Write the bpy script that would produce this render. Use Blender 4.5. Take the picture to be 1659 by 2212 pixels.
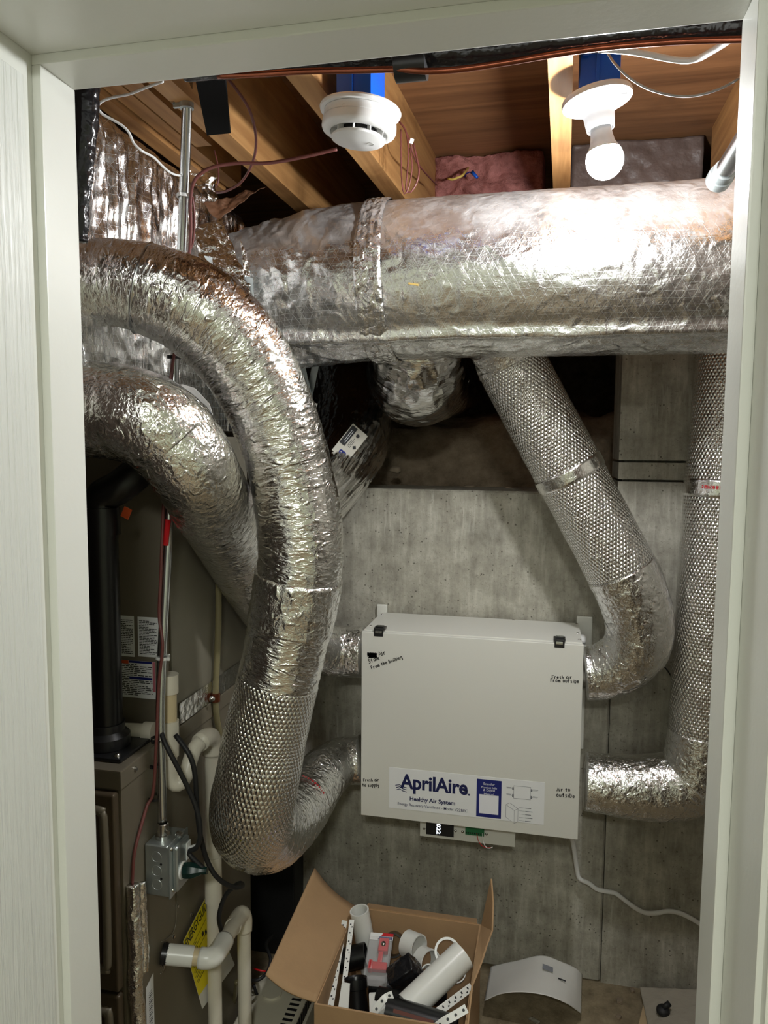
import bpy, bmesh, math, random
import numpy as np
from mathutils import Vector, Matrix, Euler
for o in list(bpy.data.objects): bpy.data.objects.remove(o)
random.seed(7); rng = np.random.default_rng(7)
S = bpy.context.scene
COL = S.collection
PI = math.pi
# ------------------------------------------------------------------ camera
FOC, YAW, PITCH, ROLL, EYE = 1620.0, 0.21494, 0.09035, 0.00694, Vector((0, 0, 1.6))
def cam_axes():
    cy, sy, cp, sp = math.cos(YAW), math.sin(YAW), math.cos(PITCH), math.sin(PITCH)
    fw = Vector((-sy*cp, cy*cp, -sp)); rt = Vector((cy, sy, 0)); up = rt.cross(fw)
    c, s = math.cos(ROLL), math.sin(ROLL)
    return c*rt + s*up, -s*rt + c*up, fw
RT, UP, FW = cam_axes()
cd = bpy.data.cameras.new('camera'); cam = bpy.data.objects.new('camera', cd); COL.objects.link(cam)
cd.sensor_fit = 'HORIZONTAL'; cd.sensor_width = 36; cd.lens = 36*FOC/1659; cd.clip_start = 0.02
cam.matrix_world = Matrix(((RT.x, UP.x, -FW.x, EYE.x), (RT.y, UP.y, -FW.y, EYE.y), (RT.z, UP.z, -FW.z, EYE.z), (0, 0, 0, 1)))
S.camera = cam
def ray(px, py): return RT*((px-829.5)/FOC) - UP*((py-1106)/FOC) + FW
def at(px, py, Y): d = ray(px, py); return EYE + d*(Y/d.y)
def atX(px, py, X): d = ray(px, py); return EYE + d*(X/d.x)
def atZ(px, py, Z): d = ray(px, py); return EYE + d*((Z-EYE.z)/d.z)
# ------------------------------------------------------------------ light and exposure
S.view_settings.view_transform = 'Standard'; S.view_settings.look = 'None'
S.view_settings.gamma = 1.0; S.view_settings.use_curve_mapping = False
S.view_settings.exposure = 0.42
BULB_STRENGTH, HALL_STRENGTH = 560.0, 105.0
w = bpy.data.worlds.new('World'); S.world = w; w.use_nodes = True
w.node_tree.nodes['Background'].inputs[0].default_value = (0.5, 0.52, 0.48, 1)
w.node_tree.nodes['Background'].inputs[1].default_value = 0.02
# ------------------------------------------------------------------ materials
def srgb(r, g, b):
    f = lambda c: (c/255/12.92) if c/255 <= 0.04045 else ((c/255+0.055)/1.055)**2.4
    return (f(r), f(g), f(b), 1)
class NT:
    def __init__(s, name):
        s.m = bpy.data.materials.new(name); s.m.use_nodes = True; s.t = s.m.node_tree
        s.b = s.t.nodes['Principled BSDF']
    def n(s, typ, **kw):
        x = s.t.nodes.new(typ)
        for k, v in kw.items():
            if k in x.inputs: 
                if hasattr(v, 'is_linked'): s.t.links.new(v, x.inputs[k])
                else: x.inputs[k].default_value = v
            else: setattr(x, k, v)
        return x
    def link(s, a, b): s.t.links.new(a, b)
    def math(s, op, a, b=0.0, clamp=False):
        x = s.t.nodes.new('ShaderNodeMath'); x.operation = op; x.use_clamp = clamp
        for i, v in enumerate((a, b)):
            if hasattr(v, 'is_linked'): s.link(v, x.inputs[i])
            else: x.inputs[i].default_value = v
        return x.outputs[0]
    def obj(s): return s.n('ShaderNodeTexCoord').outputs['Object']
    def uv(s): return s.n('ShaderNodeTexCoord').outputs['UV']
    def scaled(s, vec, sc):
        x = s.n('ShaderNodeMapping'); s.link(vec, x.inputs['Vector']); x.inputs['Scale'].default_value = sc; return x.outputs[0]
    def noise(s, vec, scale, detail=3, rough=0.5, dist=0.0, typ='FBM'):
        x = s.n('ShaderNodeTexNoise'); x.noise_type = typ; s.link(vec, x.inputs['Vector'])
        x.inputs['Scale'].default_value = scale; x.inputs['Detail'].default_value = detail
        x.inputs['Roughness'].default_value = rough; x.inputs['Distortion'].default_value = dist
        return x.outputs[0]
    def ramp(s, fac, stops):
        x = s.n('ShaderNodeValToRGB'); s.link(fac, x.inputs[0]); cr = x.color_ramp
        while len(cr.elements) < len(stops): cr.elements.new(0.5)
        for e, (p, c) in zip(cr.elements, stops): e.position = p; e.color = c
        return x.outputs[0]
    def mix(s, fac, a, b):
        x = s.n('ShaderNodeMix'); x.data_type = 'RGBA'
        for i, v in ((0, fac), (6, a), (7, b)):
            if hasattr(v, 'is_linked'): s.link(v, x.inputs[i])
            else: x.inputs[i].default_value = v
        return x.outputs[2]
    def bump(s, h, dist, strength=1.0, prev=None):
        x = s.n('ShaderNodeBump'); s.link(h, x.inputs['Height']); x.inputs['Distance'].default_value = dist
        x.inputs['Strength'].default_value = strength
        if prev is not None: s.link(prev, x.inputs['Normal'])
        return x.outputs[0]
    def set(s, **kw):
        names = dict(color='Base Color', rough='Roughness', metal='Metallic', normal='Normal', spec='Specular IOR Level', trans='Transmission Weight', alpha='Alpha', ecol='Emission Color', estr='Emission Strength', coat='Coat Weight', sss='Subsurface Weight')
        for k, v in kw.items():
            i = s.b.inputs[names[k]]
            if hasattr(v, 'is_linked'): s.link(v, i)
            else: i.default_value = v
        return s.m
def simple(name, col, rough=0.5, metal=0.0, var=0.0, bump=0.0, scale=40, **kw):
    t = NT(name)
    if var:
        f = t.noise(t.obj(), scale*0.3, 5, 0.6)
        d = tuple(max(0, c*(1-var)) for c in col[:3])+(1,); l = tuple(min(1, c*(1+var)) for c in col[:3])+(1,)
        t.set(color=t.ramp(f, [(0.3, d), (0.7, l)]))
    else: t.set(color=col)
    if bump: t.set(normal=t.bump(t.noise(t.obj(), scale*4, 3), bump))
    return t.set(rough=rough, metal=metal, **kw)
def emitter(name, col, strength):
    t = NT(name); return t.set(color=(1, 1, 1, 1), ecol=col, estr=strength)
def foil(name, rough=0.2, base=0.86, big=0.004, fine=0.0016, s1=28, s2=110, aniso=None, dust=0.0, bubble=0.0, scrim=0.0, tint=(1, 0.995, 0.985)):
    t = NT(name); o = t.obj(); uv = t.uv()
    v = t.scaled(uv, aniso) if aniso else o
    nrm = None
    if big: nrm = t.bump(t.noise(v, s1, 4, 0.55, 0.8, 'RIDGED_MULTIFRACTAL'), big)
    if fine: nrm = t.bump(t.noise(v, s2, 3, 0.5, 1.2), fine, 1.0, nrm)
    rr = rough
    if bubble:
        sp = t.n('ShaderNodeSeparateXYZ'); t.link(uv, sp.inputs[0]); a = bubble; hs = []
        for off in (0.0, 0.5):
            du = t.math('MULTIPLY', t.math('SUBTRACT', t.math('FRACT', t.math('ADD', t.math('DIVIDE', sp.outputs[0], a*1.732), off+100)), 0.5), a*1.732)
            dv = t.math('MULTIPLY', t.math('SUBTRACT', t.math('FRACT', t.math('ADD', t.math('DIVIDE', sp.outputs[1], a), off+100)), 0.5), a)
            d = t.math('SQRT', t.math('ADD', t.math('MULTIPLY', du, du), t.math('MULTIPLY', dv, dv)))
            hs.append(t.math('SUBTRACT', 1.0, t.math('POWER', t.math('DIVIDE', d, a*0.5), 2.0), True))
        hh = t.math('MAXIMUM', hs[0], hs[1])
        mod = t.math('ADD', 0.4, t.noise(o, 14, 2))
        nrm = t.bump(t.math('MULTIPLY', hh, mod), a*0.20, 1.0, nrm)
    col = (base*tint[0], base*tint[1], base*tint[2], 1)
    if scrim:
        sp = t.n('ShaderNodeSeparateXYZ'); t.link(uv, sp.inputs[0]); lines = []
        wob = t.math('MULTIPLY', t.noise(o, 22, 2), 0.006)
        for (cu, cv, per) in ((0, 1, 0.014), (0.866, 0.5, 0.020), (0.866, -0.5, 0.020)):
            q = t.math('ADD', t.math('ADD', t.math('MULTIPLY', sp.outputs[0], cu), t.math('MULTIPLY', sp.outputs[1], cv)), wob)
            f = t.math('ABSOLUTE', t.math('SUBTRACT', t.math('FRACT', t.math('ADD', t.math('DIVIDE', q, per), 100.0)), 0.5))
            lines.append(t.math('SUBTRACT', 1.0, t.math('DIVIDE', f, 0.03), True))
        ln = t.math('MAXIMUM', lines[0], t.math('MAXIMUM', lines[1], lines[2]))
        nrm = t.bump(ln, scrim, 1.0, nrm)
        rr = t.math('ADD', rough, t.math('MULTIPLY', ln, 0.13))
    if dust:
        ge = t.n('ShaderNodeNewGeometry'); sz = t.n('ShaderNodeSeparateXYZ'); t.link(ge.outputs['Normal'], sz.inputs[0])
        f = t.math('MULTIPLY', t.math('SUBTRACT', sz.outputs[2], 0.14, True), 1.35, True)
        f = t.math('MULTIPLY', f, t.math('ADD', 0.35, t.math('MULTIPLY', t.math('SUBTRACT', t.noise(o, 11, 7, 0.68), 0.40, True), 3.5, True), True), True)
        f = t.math('MULTIPLY', f, dust, True)
        t.set(metal=t.math('SUBTRACT', 1.0, f)); col = t.mix(f, col, (0.42, 0.40, 0.385, 1))
        rr = t.math('ADD', rr, t.math('MULTIPLY', f, 0.45))
    else: t.set(metal=1.0)
    if nrm is not None: t.set(normal=nrm)
    return t.set(color=col, rough=rr)
M = {}
M['foil_main'] = foil('foil_scrim_wrap', 0.235, 0.88, 0.0040, 0.0011, 26, 100, dust=0.8, scrim=0.00008)
M['foil_plenum'] = foil('foil_scrim_plenum', 0.20, 0.90, 0.006, 0.0012, 1.0, 5.0, aniso=(40, 7, 1), scrim=0.00005)
M['foil_tape'] = foil('foil_tape_crinkled', 0.12, 0.89, 0.0036, 0.0015, 58, 150)
M['foil_ring'] = foil('foil_ring_crinkled', 0.11, 0.88, 0.0042, 0.0012, 1.0, 2.6, aniso=(95, 36, 1))
M['foil_bubble'] = foil('foil_bubble_wrap', 0.13, 0.88, 0.004, 0.0008, 24, 160, bubble=0.0100)
M['foil_seam'] = foil('foil_tape_dusty', 0.15, 0.89, 0.0036, 0.0015, 58, 150, dust=0.8)
M['foil_smooth'] = foil('foil_band_smooth', 0.14, 0.88, 0.002, 0.0008, 24, 150)
M['foil_dark'] = foil('metallised_film_dark', 0.12, 0.78, 0.006, 0.0012, 1.0, 4.0, aniso=(48, 9, 1))
M['foil_dark2'] = foil('metallised_film_grey', 0.12, 0.82, 0.006, 0.0012, 1.0, 4.0, aniso=(14, 42, 1))
M['galv'] = simple('galvanised_steel', srgb(188, 196, 196), 0.34, 0.85, 0.12, 0, 60)
M['chrome'] = simple('zinc_conduit', srgb(205, 208, 210), 0.22, 1.0, 0.08, 0, 60)
M['white_paint'] = simple('white_gloss_paint', srgb(226, 227, 220), 0.32, bump=0.0002, scale=30)
M['white_plastic'] = simple('white_plastic', srgb(236, 236, 234), 0.35)
M['pvc'] = simple('white_pvc', srgb(222, 216, 200), 0.35, var=0.06, scale=25)
M['pvc_clean'] = simple('clean_white_pvc', srgb(232, 232, 226), 0.3)
M['pvc_primer'] = simple('yellowed_pvc', srgb(214, 196, 158), 0.4)
M['erv'] = simple('white_powder_coat', srgb(218, 217, 208), 0.42, bump=0.0001, scale=90)
M['label'] = simple('white_label_film', srgb(232, 233, 232), 0.3)
M['ink'] = simple('black_ink', (0.008, 0.008, 0.01, 1), 0.5)
M['navy'] = simple('navy_print', srgb(22, 34, 110), 0.4)
M['navy_text'] = simple('navy_lettering', srgb(20, 28, 80), 0.4)
M['white_ink'] = simple('white_lettering', srgb(235, 236, 240), 0.4)
M['grey_ink'] = simple('grey_line_print', srgb(120, 122, 128), 0.5)
M['red_ink'] = simple('red_print', srgb(170, 30, 36), 0.5)
M['black'] = simple('black_plastic', (0.012, 0.012, 0.013, 1), 0.32)
M['black_matte'] = simple('black_rubber', (0.012, 0.012, 0.013, 1), 0.55)
M['black_abs'] = simple('black_abs', (0.004, 0.004, 0.0045, 1), 0.3)
M['black_film'] = simple('black_plastic_wrap', (0.012, 0.012, 0.014, 1), 0.2, bump=0.006, scale=8)
M['copper'] = simple('copper', srgb(150, 88, 66), 0.3, 1.0, 0.2, 0, 30)
M['furnace'] = simple('bronze_grey_painted_steel', srgb(122, 114, 98), 0.42, 0.25, 0.05, 0, 14)
M['furnace_dark'] = simple('dark_bronze_painted_steel', srgb(92, 80, 64), 0.38, 0.3, 0.05, 0, 14)
M['coil'] = simple('grey_painted_steel', srgb(132, 127, 112), 0.42, 0.25, 0.05, 0, 14)
M['brown_wire'] = simple('brown_wire_jacket', srgb(112, 62, 58), 0.4)
M['red'] = simple('red_plastic', srgb(200, 24, 32), 0.3)
M['blue'] = simple('blue_pvc_box', srgb(10, 88, 200), 0.38)
M['orange'] = simple('orange_label', srgb(205, 84, 36), 0.5)
M['yellow'] = simple('yellow_card', srgb(238, 220, 20), 0.45)
M['green'] = simple('green_terminal', srgb(34, 110, 66), 0.4)
M['screw'] = simple('zinc_screw', srgb(190, 188, 184), 0.25, 1.0)
M['vinyl'] = simple('yellowed_clear_vinyl', srgb(160, 150, 112), 0.25, trans=0.5)
M['cardboard'] = simple('brown_cardboard', srgb(178, 144, 106), 0.8, var=0.06, bump=0.0004, scale=30)
M['paper'] = simple('white_paper', srgb(224, 222, 216), 0.7, var=0.03)
M['tan_paper'] = simple('tan_paper', srgb(190, 166, 130), 0.8, var=0.08)
M['cream'] = simple('cream_plastic', srgb(206, 200, 180), 0.4)
M['kraft'] = simple('dark_kraft_facing', srgb(104, 90, 84), 0.45, var=0.25, bump=0.004, scale=10)
M['stone'] = simple('grey_stone', srgb(150, 136, 118), 0.85, var=0.2, bump=0.002, scale=30)
def m_wood(name, a, b, axis=1, rough=0.6):
    t = NT(name); o = t.obj(); sc = [26, 26, 26]; sc[axis] = 1.6
    v = t.scaled(o, tuple(sc)); f = t.noise(v, 1.0, 5, 0.6, 0.6)
    kn = t.noise(o, 5, 3, 0.6)
    c = t.ramp(f, [(0.28, a), (0.72, b)])
    c = t.mix(t.math('MULTIPLY', t.math('SUBTRACT', kn, 0.58, True), 3.0, True), c, tuple(x*0.45 for x in a[:3])+(1,))
    return t.set(color=c, rough=rough, normal=t.bump(f, 0.0008))
M['joist'] = m_wood('lumber_along_depth', srgb(150, 104, 58), srgb(205, 158, 100))
M['ply'] = m_wood('plywood_grain', srgb(116, 80, 52), srgb(166, 120, 80), 0)
def m_concrete():
    t = NT('poured_concrete'); o = t.obj()
    st = t.noise(t.scaled(o, (30, 30, 3.5)), 1.0, 6, 0.68, 0.5)
    st2 = t.noise(t.scaled(o, (55, 55, 7)), 1.0, 3, 0.6, 0.4)
    bl = t.noise(o, 3.2, 5, 0.62); fi = t.noise(o, 120, 4, 0.7); me = t.noise(o, 16, 6, 0.7)
    mixf = t.math('ADD', t.math('MULTIPLY', st, 0.45), t.math('MULTIPLY', me, 0.55))
    c = t.ramp(mixf, [(0.34, srgb(128, 124, 112)), (0.52, srgb(168, 164, 150)), (0.66, srgb(198, 195, 181))])
    lime = t.math('MULTIPLY', t.math('MULTIPLY', t.math('SUBTRACT', st2, 0.54, True), 5.0, True), t.math('MULTIPLY', t.math('SUBTRACT', bl, 0.42, True), 5.0, True))
    c = t.mix(t.math('MULTIPLY', lime, 0.7), c, srgb(222, 219, 206))
    c = t.mix(t.math('MULTIPLY', t.math('SUBTRACT', bl, 0.52, True), 1.6, True), c, srgb(112, 104, 86))
    pits = t.n('ShaderNodeTexVoronoi'); t.link(o, pits.inputs['Vector']); pits.inputs['Scale'].default_value = 60
    pm = t.math('MULTIPLY', t.math('LESS_THAN', pits.outputs[0], 0.15), t.math('GREATER_THAN', t.noise(o, 11, 2), 0.52))
    c = t.mix(t.math('MULTIPLY', pm, 0.7), c, srgb(66, 60, 50))
    c = t.mix(t.math('MULTIPLY', t.math('GREATER_THAN', fi, 0.62), 0.35), c, srgb(90, 84, 72))
    h = t.math('SUBTRACT', t.math('ADD', t.math('MULTIPLY', me, 0.6), t.math('MULTIPLY', fi, 0.3)), pm)
    return t.set(color=c, rough=0.85, normal=t.bump(h, 0.003))
M['concrete'] = m_concrete()
def m_soil(name, a, b, bmp=0.02, sc=14):
    t = NT(name); o = t.obj(); f = t.noise(o, sc, 8, 0.7)
    return t.set(color=t.ramp(f, [(0.3, a), (0.7, b)]), rough=0.95, normal=t.bump(f, bmp))
M['soil'] = m_soil('dry_soil', srgb(112, 98, 80), srgb(176, 158, 134))
M['floor'] = m_soil('dusty_concrete_floor', srgb(104, 90, 68), srgb(158, 144, 116), 0.006, 18)
def m_pink():
    t = NT('pink_fibreglass'); o = t.obj(); f = t.noise(o, 26, 6, 0.7)
    return t.set(color=t.ramp(f, [(0.3, srgb(136, 78, 70)), (0.7, srgb(206, 140, 132))]), rough=0.95, normal=t.bump(f, 0.02))
M['pink'] = m_pink()
def m_door():
    t = NT('white_woodgrain_door'); o = t.obj()
    f = t.noise(t.scaled(o, (190, 190, 5)), 1.0, 3, 0.55, 0.7)
    return t.set(color=srgb(222, 224, 218), rough=0.4, normal=t.bump(f, 0.0028))
M['door'] = m_door()
M['hall_wall'] = simple('hall_paint', srgb(205, 207, 190), 0.8)
M['hall_floor'] = simple('hall_carpet', srgb(150, 132, 110), 0.95, var=0.1)
M['label_grey'] = simple('grey_white_label', srgb(186, 182, 170), 0.5)
M['stud'] = simple('dark_unfinished_wood', srgb(92, 80, 68), 0.8, var=0.2)
def m_clear():
    t = NT('clear_blister'); t.set(color=(1, 1, 1, 1), rough=0.06)
    tr = t.n('ShaderNodeBsdfTransparent'); mx = t.n('ShaderNodeMixShader'); mx.inputs[0].default_value = 0.14
    t.link(tr.outputs[0], mx.inputs[1]); t.link(t.b.outputs[0], mx.inputs[2]); out = next(n for n in t.t.nodes if n.type == 'OUTPUT_MATERIAL'); t.link(mx.outputs[0], out.inputs[0]); return t.m
M['tar'] = simple('black_tar_paper', (0.006, 0.006, 0.006, 1), 0.85, spec=0.2)
M['clear'] = m_clear()
M['lamp_plastic'] = simple('lamp_white_plastic', srgb(196, 196, 196), 0.35)
M['grey_plastic'] = simple('grey_plastic', srgb(150, 150, 148), 0.4)
# ------------------------------------------------------------------ object helpers
WL = {}
def props(o, label=None, cat=None, group=None, kind=None):
    if label: o['label'] = label
    if cat: o['category'] = cat
    if group: o['group'] = group
    if kind: o['kind'] = kind
    return o
def thing(name, label, cat, loc, group=None):
    o = bpy.data.objects.new(name, None); COL.objects.link(o); o.empty_display_size = 0.02
    o.location = loc; WL[o.name] = Vector(loc); return props(o, label, cat, group)
def mesh(name, V, F, mat, parent=None, smooth=True, uv=None, label=None, autosmooth=None):
    V = np.asarray(V, dtype=np.float64).reshape(-1, 3); c = (V.min(0)+V.max(0))/2
    me = bpy.data.meshes.new(name); me.from_pydata((V-c).tolist(), [], F if isinstance(F, list) else F.tolist())
    if uv is not None:
        l = me.uv_layers.new(name='UVMap'); idx = np.empty(len(me.loops), dtype=np.int64); me.loops.foreach_get('vertex_index', idx)
        l.data.foreach_set('uv', np.asarray(uv)[idx].astype(np.float32).ravel())
    me.polygons.foreach_set('use_smooth', np.full(len(me.polygons), smooth)); me.update()
    if autosmooth: 
        try: me.set_sharp_from_angle(angle=math.radians(autosmooth))
        except Exception: pass
    for m in (mat if isinstance(mat, list) else [mat]): me.materials.append(m)
    o = bpy.data.objects.new(name, me); COL.objects.link(o); c = Vector(c)
    if parent is not None: o.parent = parent; o.location = c - WL[parent.name]
    else: o.location = c
    WL[o.name] = c
    if label: o['label'] = label
    return o
class MB:
    """collects shapes into one part"""
    def __init__(s): s.V = []; s.F = []
    def add(s, V, F):
        k = len(s.V); s.V += [tuple(v) for v in V]; s.F += [[i+k for i in f] for f in F]; return s
    def box(s, c, size, rot=None, bevel=0.0, seg=2):
        bm = bmesh.new(); bmesh.ops.create_cube(bm, size=1.0)
        for v in bm.verts: v.co = Vector((v.co.x*size[0], v.co.y*size[1], v.co.z*size[2]))
        if bevel: bmesh.ops.bevel(bm, geom=list(bm.edges), offset=bevel, segments=seg, affect='EDGES', profile=0.7)
        R = (rot if isinstance(rot, Matrix) else Euler(rot).to_matrix()) if rot else Matrix.Identity(3)
        bm.verts.index_update(); V = [R @ v.co + Vector(c) for v in bm.verts]; F = [[v.index for v in f.verts] for f in bm.faces]
        bm.free(); return s.add(V, F)
    def span(s, a, b, bevel=0.0, seg=2):
        a = Vector(a); b = Vector(b); return s.box((a+b)/2, [abs(b[i]-a[i]) for i in range(3)], None, bevel, seg)
    def tube(s, pts, r, n=14, cap=True, smooth=0):
        V, F, _ = tube_grid(pts, r, n, smooth, cap); return s.add(V.tolist(), F)
    def lathe(s, prof, o, axis=(0, 0, 1), n=40, cap=False):
        ax = Vector(axis).normalized(); q = Vector((0, 0, 1)).rotation_difference(ax); o = Vector(o); V = []; F = []; m = len(prof)
        for i in range(n):
            a = 2*PI*i/n
            for (r, h) in prof: V.append(o + q @ Vector((r*math.cos(a), r*math.sin(a), h)))
        for i in range(n):
            j = (i+1) % n
            for k in range(m-1): F.append([i*m+k, j*m+k, j*m+k+1, i*m+k+1])
        if cap: F.append([i*m for i in range(n)][::-1]); F.append([i*m+m-1 for i in range(n)])
        return s.add(V, F)
    def prism(s, poly, off):
        """poly: 3D outline; off: thickness vector"""
        n = len(poly); off = Vector(off); V = [Vector(p) for p in poly]; V += [p+off for p in V]
        F = [list(range(n)), list(range(2*n-1, n-1, -1))] + [[i, i+n, (i+1) % n+n, (i+1) % n] for i in range(n)]
        return s.add(V, F)
    def build(s, name, mat, parent=None, smooth=False, label=None, sharp=None):
        o = mesh(name, s.V, s.F, mat, parent, smooth or sharp is not None, None, label)
        bm = bmesh.new(); bm.from_mesh(o.data); bmesh.ops.recalc_face_normals(bm, faces=bm.faces); bm.to_mesh(o.data); bm.free()
        if sharp is not None: o.data.set_sharp_from_angle(angle=math.radians(sharp))
        return o
def resample(pts, step):
    P = np.array([[*p] for p in pts], float)
    if len(P) == 2: 
        n = max(2, int(np.linalg.norm(P[1, :3]-P[0, :3])/step)+1); t = np.linspace(0, 1, n)[:, None]; return P[0]*(1-t)+P[1]*t
    Q = np.vstack([2*P[0]-P[1], P, 2*P[-1]-P[-2]]); out = []
    for i in range(1, len(Q)-2):
        a, b, c, d = Q[i-1:i+3]; n = max(2, int(np.linalg.norm((c-b)[:3])/step)*2+2); t = np.linspace(0, 1, n, endpoint=False)[:, None]
        out.append(0.5*((2*b)+(-a+c)*t+(2*a-5*b+4*c-d)*t**2+(-a+3*b-3*c+d)*t**3))
    out.append(P[-1:]); D = np.vstack(out); L = np.r_[0, np.cumsum(np.linalg.norm(np.diff(D[:, :3], axis=0), axis=1))]
    n = max(2, int(L[-1]/step)+1); s = np.linspace(0, L[-1], n)
    return np.stack([np.interp(s, L, D[:, k]) for k in range(D.shape[1])], 1)
def frames(C):
    T = np.gradient(C, axis=0); T /= np.linalg.norm(T, axis=1)[:, None]
    n = np.cross(T[0], [0.3, 0.2, 1.0]); n /= np.linalg.norm(n); N = [n]
    for i in range(1, len(C)):
        n = N[-1]-T[i]*np.dot(N[-1], T[i]); n /= np.linalg.norm(n); N.append(n)
    N = np.array(N); return T, N, np.cross(T, N)
def tube_grid(pts, r, n=14, smooth=0, cap=True, step=None):
    P = [Vector(p)[:] for p in pts]
    if smooth: C = resample(P, smooth)
    else: C = np.array(P, float)
    T, N, B = frames(C); a = np.linspace(0, 2*PI, n, endpoint=False)
    rr = np.full(len(C), r) if np.isscalar(r) else np.interp(np.linspace(0, 1, len(C)), np.linspace(0, 1, len(r)), r)
    V = C[:, None]+rr[:, None, None]*(np.cos(a)[None, :, None]*N[:, None]+np.sin(a)[None, :, None]*B[:, None]); m = len(C)
    F = [[i*n+j, i*n+(j+1) % n, (i+1)*n+(j+1) % n, (i+1)*n+j] for i in range(m-1) for j in range(n)]
    if cap: F.append(list(range(n))[::-1]); F.append([(m-1)*n+j for j in range(n)])
    return V.reshape(-1, 3), F, C
def wire(name, pts, r, mat, parent=None, label=None, cat=None, group=None, step=0.008, n=10):
    V, F, _ = tube_grid(pts, r, n, step); o = mesh(name, V, F, mat, parent)
    if cat: props(o, label, cat, group)
    return o
# numpy gradient noise
_p = rng.permutation(256); _p = np.r_[_p, _p, _p]; _g = rng.normal(size=(256, 3)); _g /= np.linalg.norm(_g, axis=1)[:, None]
def perlin(x):
    x = np.asarray(x, float); i = np.floor(x).astype(int); f = x-i; i &= 255; u = f*f*f*(f*(f*6-15)+10); out = 0
    for dx in (0, 1):
        for dy in (0, 1):
            for dz in (0, 1):
                h = _p[_p[_p[i[..., 0]+dx]+i[..., 1]+dy]+i[..., 2]+dz]
                wgt = (u[..., 0] if dx else 1-u[..., 0])*(u[..., 1] if dy else 1-u[..., 1])*(u[..., 2] if dz else 1-u[..., 2])
                out = out+wgt*((f-np.array([dx, dy, dz]))*_g[h]).sum(-1)
    return out
def ridged(x, oct=3):
    s = 0; a = 1.0
    for k in range(oct): s = s+a*(1-2*np.abs(perlin(x*2**k+k*7.3))); a *= 0.5
    return s/1.75-0.6
def crumple(P, freq, amp): return amp*ridged(P*freq, 3)
def duct(name, path, mat, parent=None, step=0.005, disp=None, s0=0, s1=None, dr=0.0, n=None, capr=True, label=None):
    """path rows: Vector + radius.  disp(S, A, P, R) -> radial offset"""
    D = path if isinstance(path, np.ndarray) else resample([(*Vector(p[0]), p[1]) for p in path], step)
    T, N, B = frames(D[:, :3]); L = np.r_[0, np.cumsum(np.linalg.norm(np.diff(D[:, :3], axis=0), axis=1))]
    sel = (L >= s0*L[-1]-1e-9) & (L <= (1 if s1 is None else s1)*L[-1]+1e-9); D, T, N, B, L = D[sel], T[sel], N[sel], B[sel], L[sel]
    R = D[:, 3]+dr
    if not capr: R[0] = D[0, 3]-0.004; R[-1] = D[-1, 3]-0.004
    n = n or int(2*PI*R.max()/step); a = np.linspace(0, 2*PI, n+1); SS, AA = np.meshgrid(L, a, indexing='ij')
    dirv = np.cos(AA)[..., None]*N[:, None]+np.sin(AA)[..., None]*B[:, None]; P = D[:, None, :3]+R[:, None, None]*dirv
    off = disp(SS, AA, P, R[:, None]+0*SS) if disp is not None else 0*SS
    off[:, -1] = off[:, 0]; P = P+off[..., None]*dirv; m = len(D); w_ = n+1
    idx = np.arange(m*w_).reshape(m, w_); F = np.stack([idx[:-1, :-1], idx[:-1, 1:], idx[1:, 1:], idx[1:, :-1]], -1).reshape(-1, 4)
    V = P.reshape(-1, 3); uv = np.stack([SS, AA*R.mean()], -1).reshape(-1, 2); F = F.tolist()
    if capr:
        for row, rev in ((0, False), (m-1, True)):
            c = len(V); V = np.vstack([V, D[row, :3]]); uv = np.vstack([uv, [0, 0]])
            for j in range(n): F.append([idx[row, j+1], idx[row, j], c] if not rev else [idx[row, j], idx[row, j+1], c])
    return mesh(name, V, F, mat, parent, True, uv, label)
def circ(SS, AA, R): return np.stack([SS, np.cos(AA)*R, np.sin(AA)*R], -1)
# ================================================================== the setting
def struct(mb, name, mat, smooth=False): o = mb.build(name, mat, None, smooth); o['kind'] = 'structure'; return o
struct(MB().span((-1.32, 0.9, -0.1), (0.95, 2.45, 0.0)), 'floor', M['floor'])
struct(MB().span((-1.32, 2.2, 0.0), (0.1913, 2.42, 1.466), 0.006, 1), 'wall_back', M['concrete'])
cw = MB().span((0.193, 2.2, 0.0), (0.95, 2.42, 1.500)).span((0.193, 2.2, 1.5065), (0.95, 2.42, 1.5535)).span((0.193, 2.2, 1.560), (0.95, 2.42, 2.19)).span((0.415, 2.202, 1.49), (0.95, 2.419, 1.57)).span((0.21, 2.25, 1.49), (0.94, 2.41, 1.57))
struct(cw, 'wall_back_right', M['concrete'])
struct(MB().span((0.84, 0.92, 0.0), (0.95, 2.2, 2.43)), 'wall_right', M['concrete'])
struct(MB().span((-1.32, 0.92, 0.0), (-1.235, 2.2, 2.43)), 'wall_left', M['concrete'])
struct(MB().span((-1.32, 0.72, 2.4305), (0.95, 4.3, 2.46)), 'ceiling', M['ply'])
# crawlspace behind the ledge
def terrain(name, x0, x1, y0, y1, f, mat, n=90):
    xs = np.linspace(x0, x1, n); ys = np.linspace(y0, y1, n); X, Y = np.meshgrid(xs, ys, indexing='ij'); Z = f(X, Y)
    V = np.stack([X, Y, Z], -1).reshape(-1, 3); i = np.arange(n*n).reshape(n, n)
    F = np.stack([i[:-1, :-1], i[1:, :-1], i[1:, 1:], i[:-1, 1:]], -1).reshape(-1, 4)
    return mesh(name, V, F, mat)
def fz(X, Y):
    t = np.clip((Y-2.50)/0.16, 0, 1); t = t*t*(3-2*t); Pn = np.stack([X*5, Y*5, 0*X], -1)
    return 1.44+0.03*(Y-2.4)+t*(0.24+0.08*perlin(Pn))+0.02*perlin(Pn*3.1)+0.012*ridged(Pn*2.2)
g = terrain('floor_crawlspace', -1.6, 0.9, 2.35, 4.3, fz, M['soil'], 130); g['kind'] = 'structure'
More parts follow.
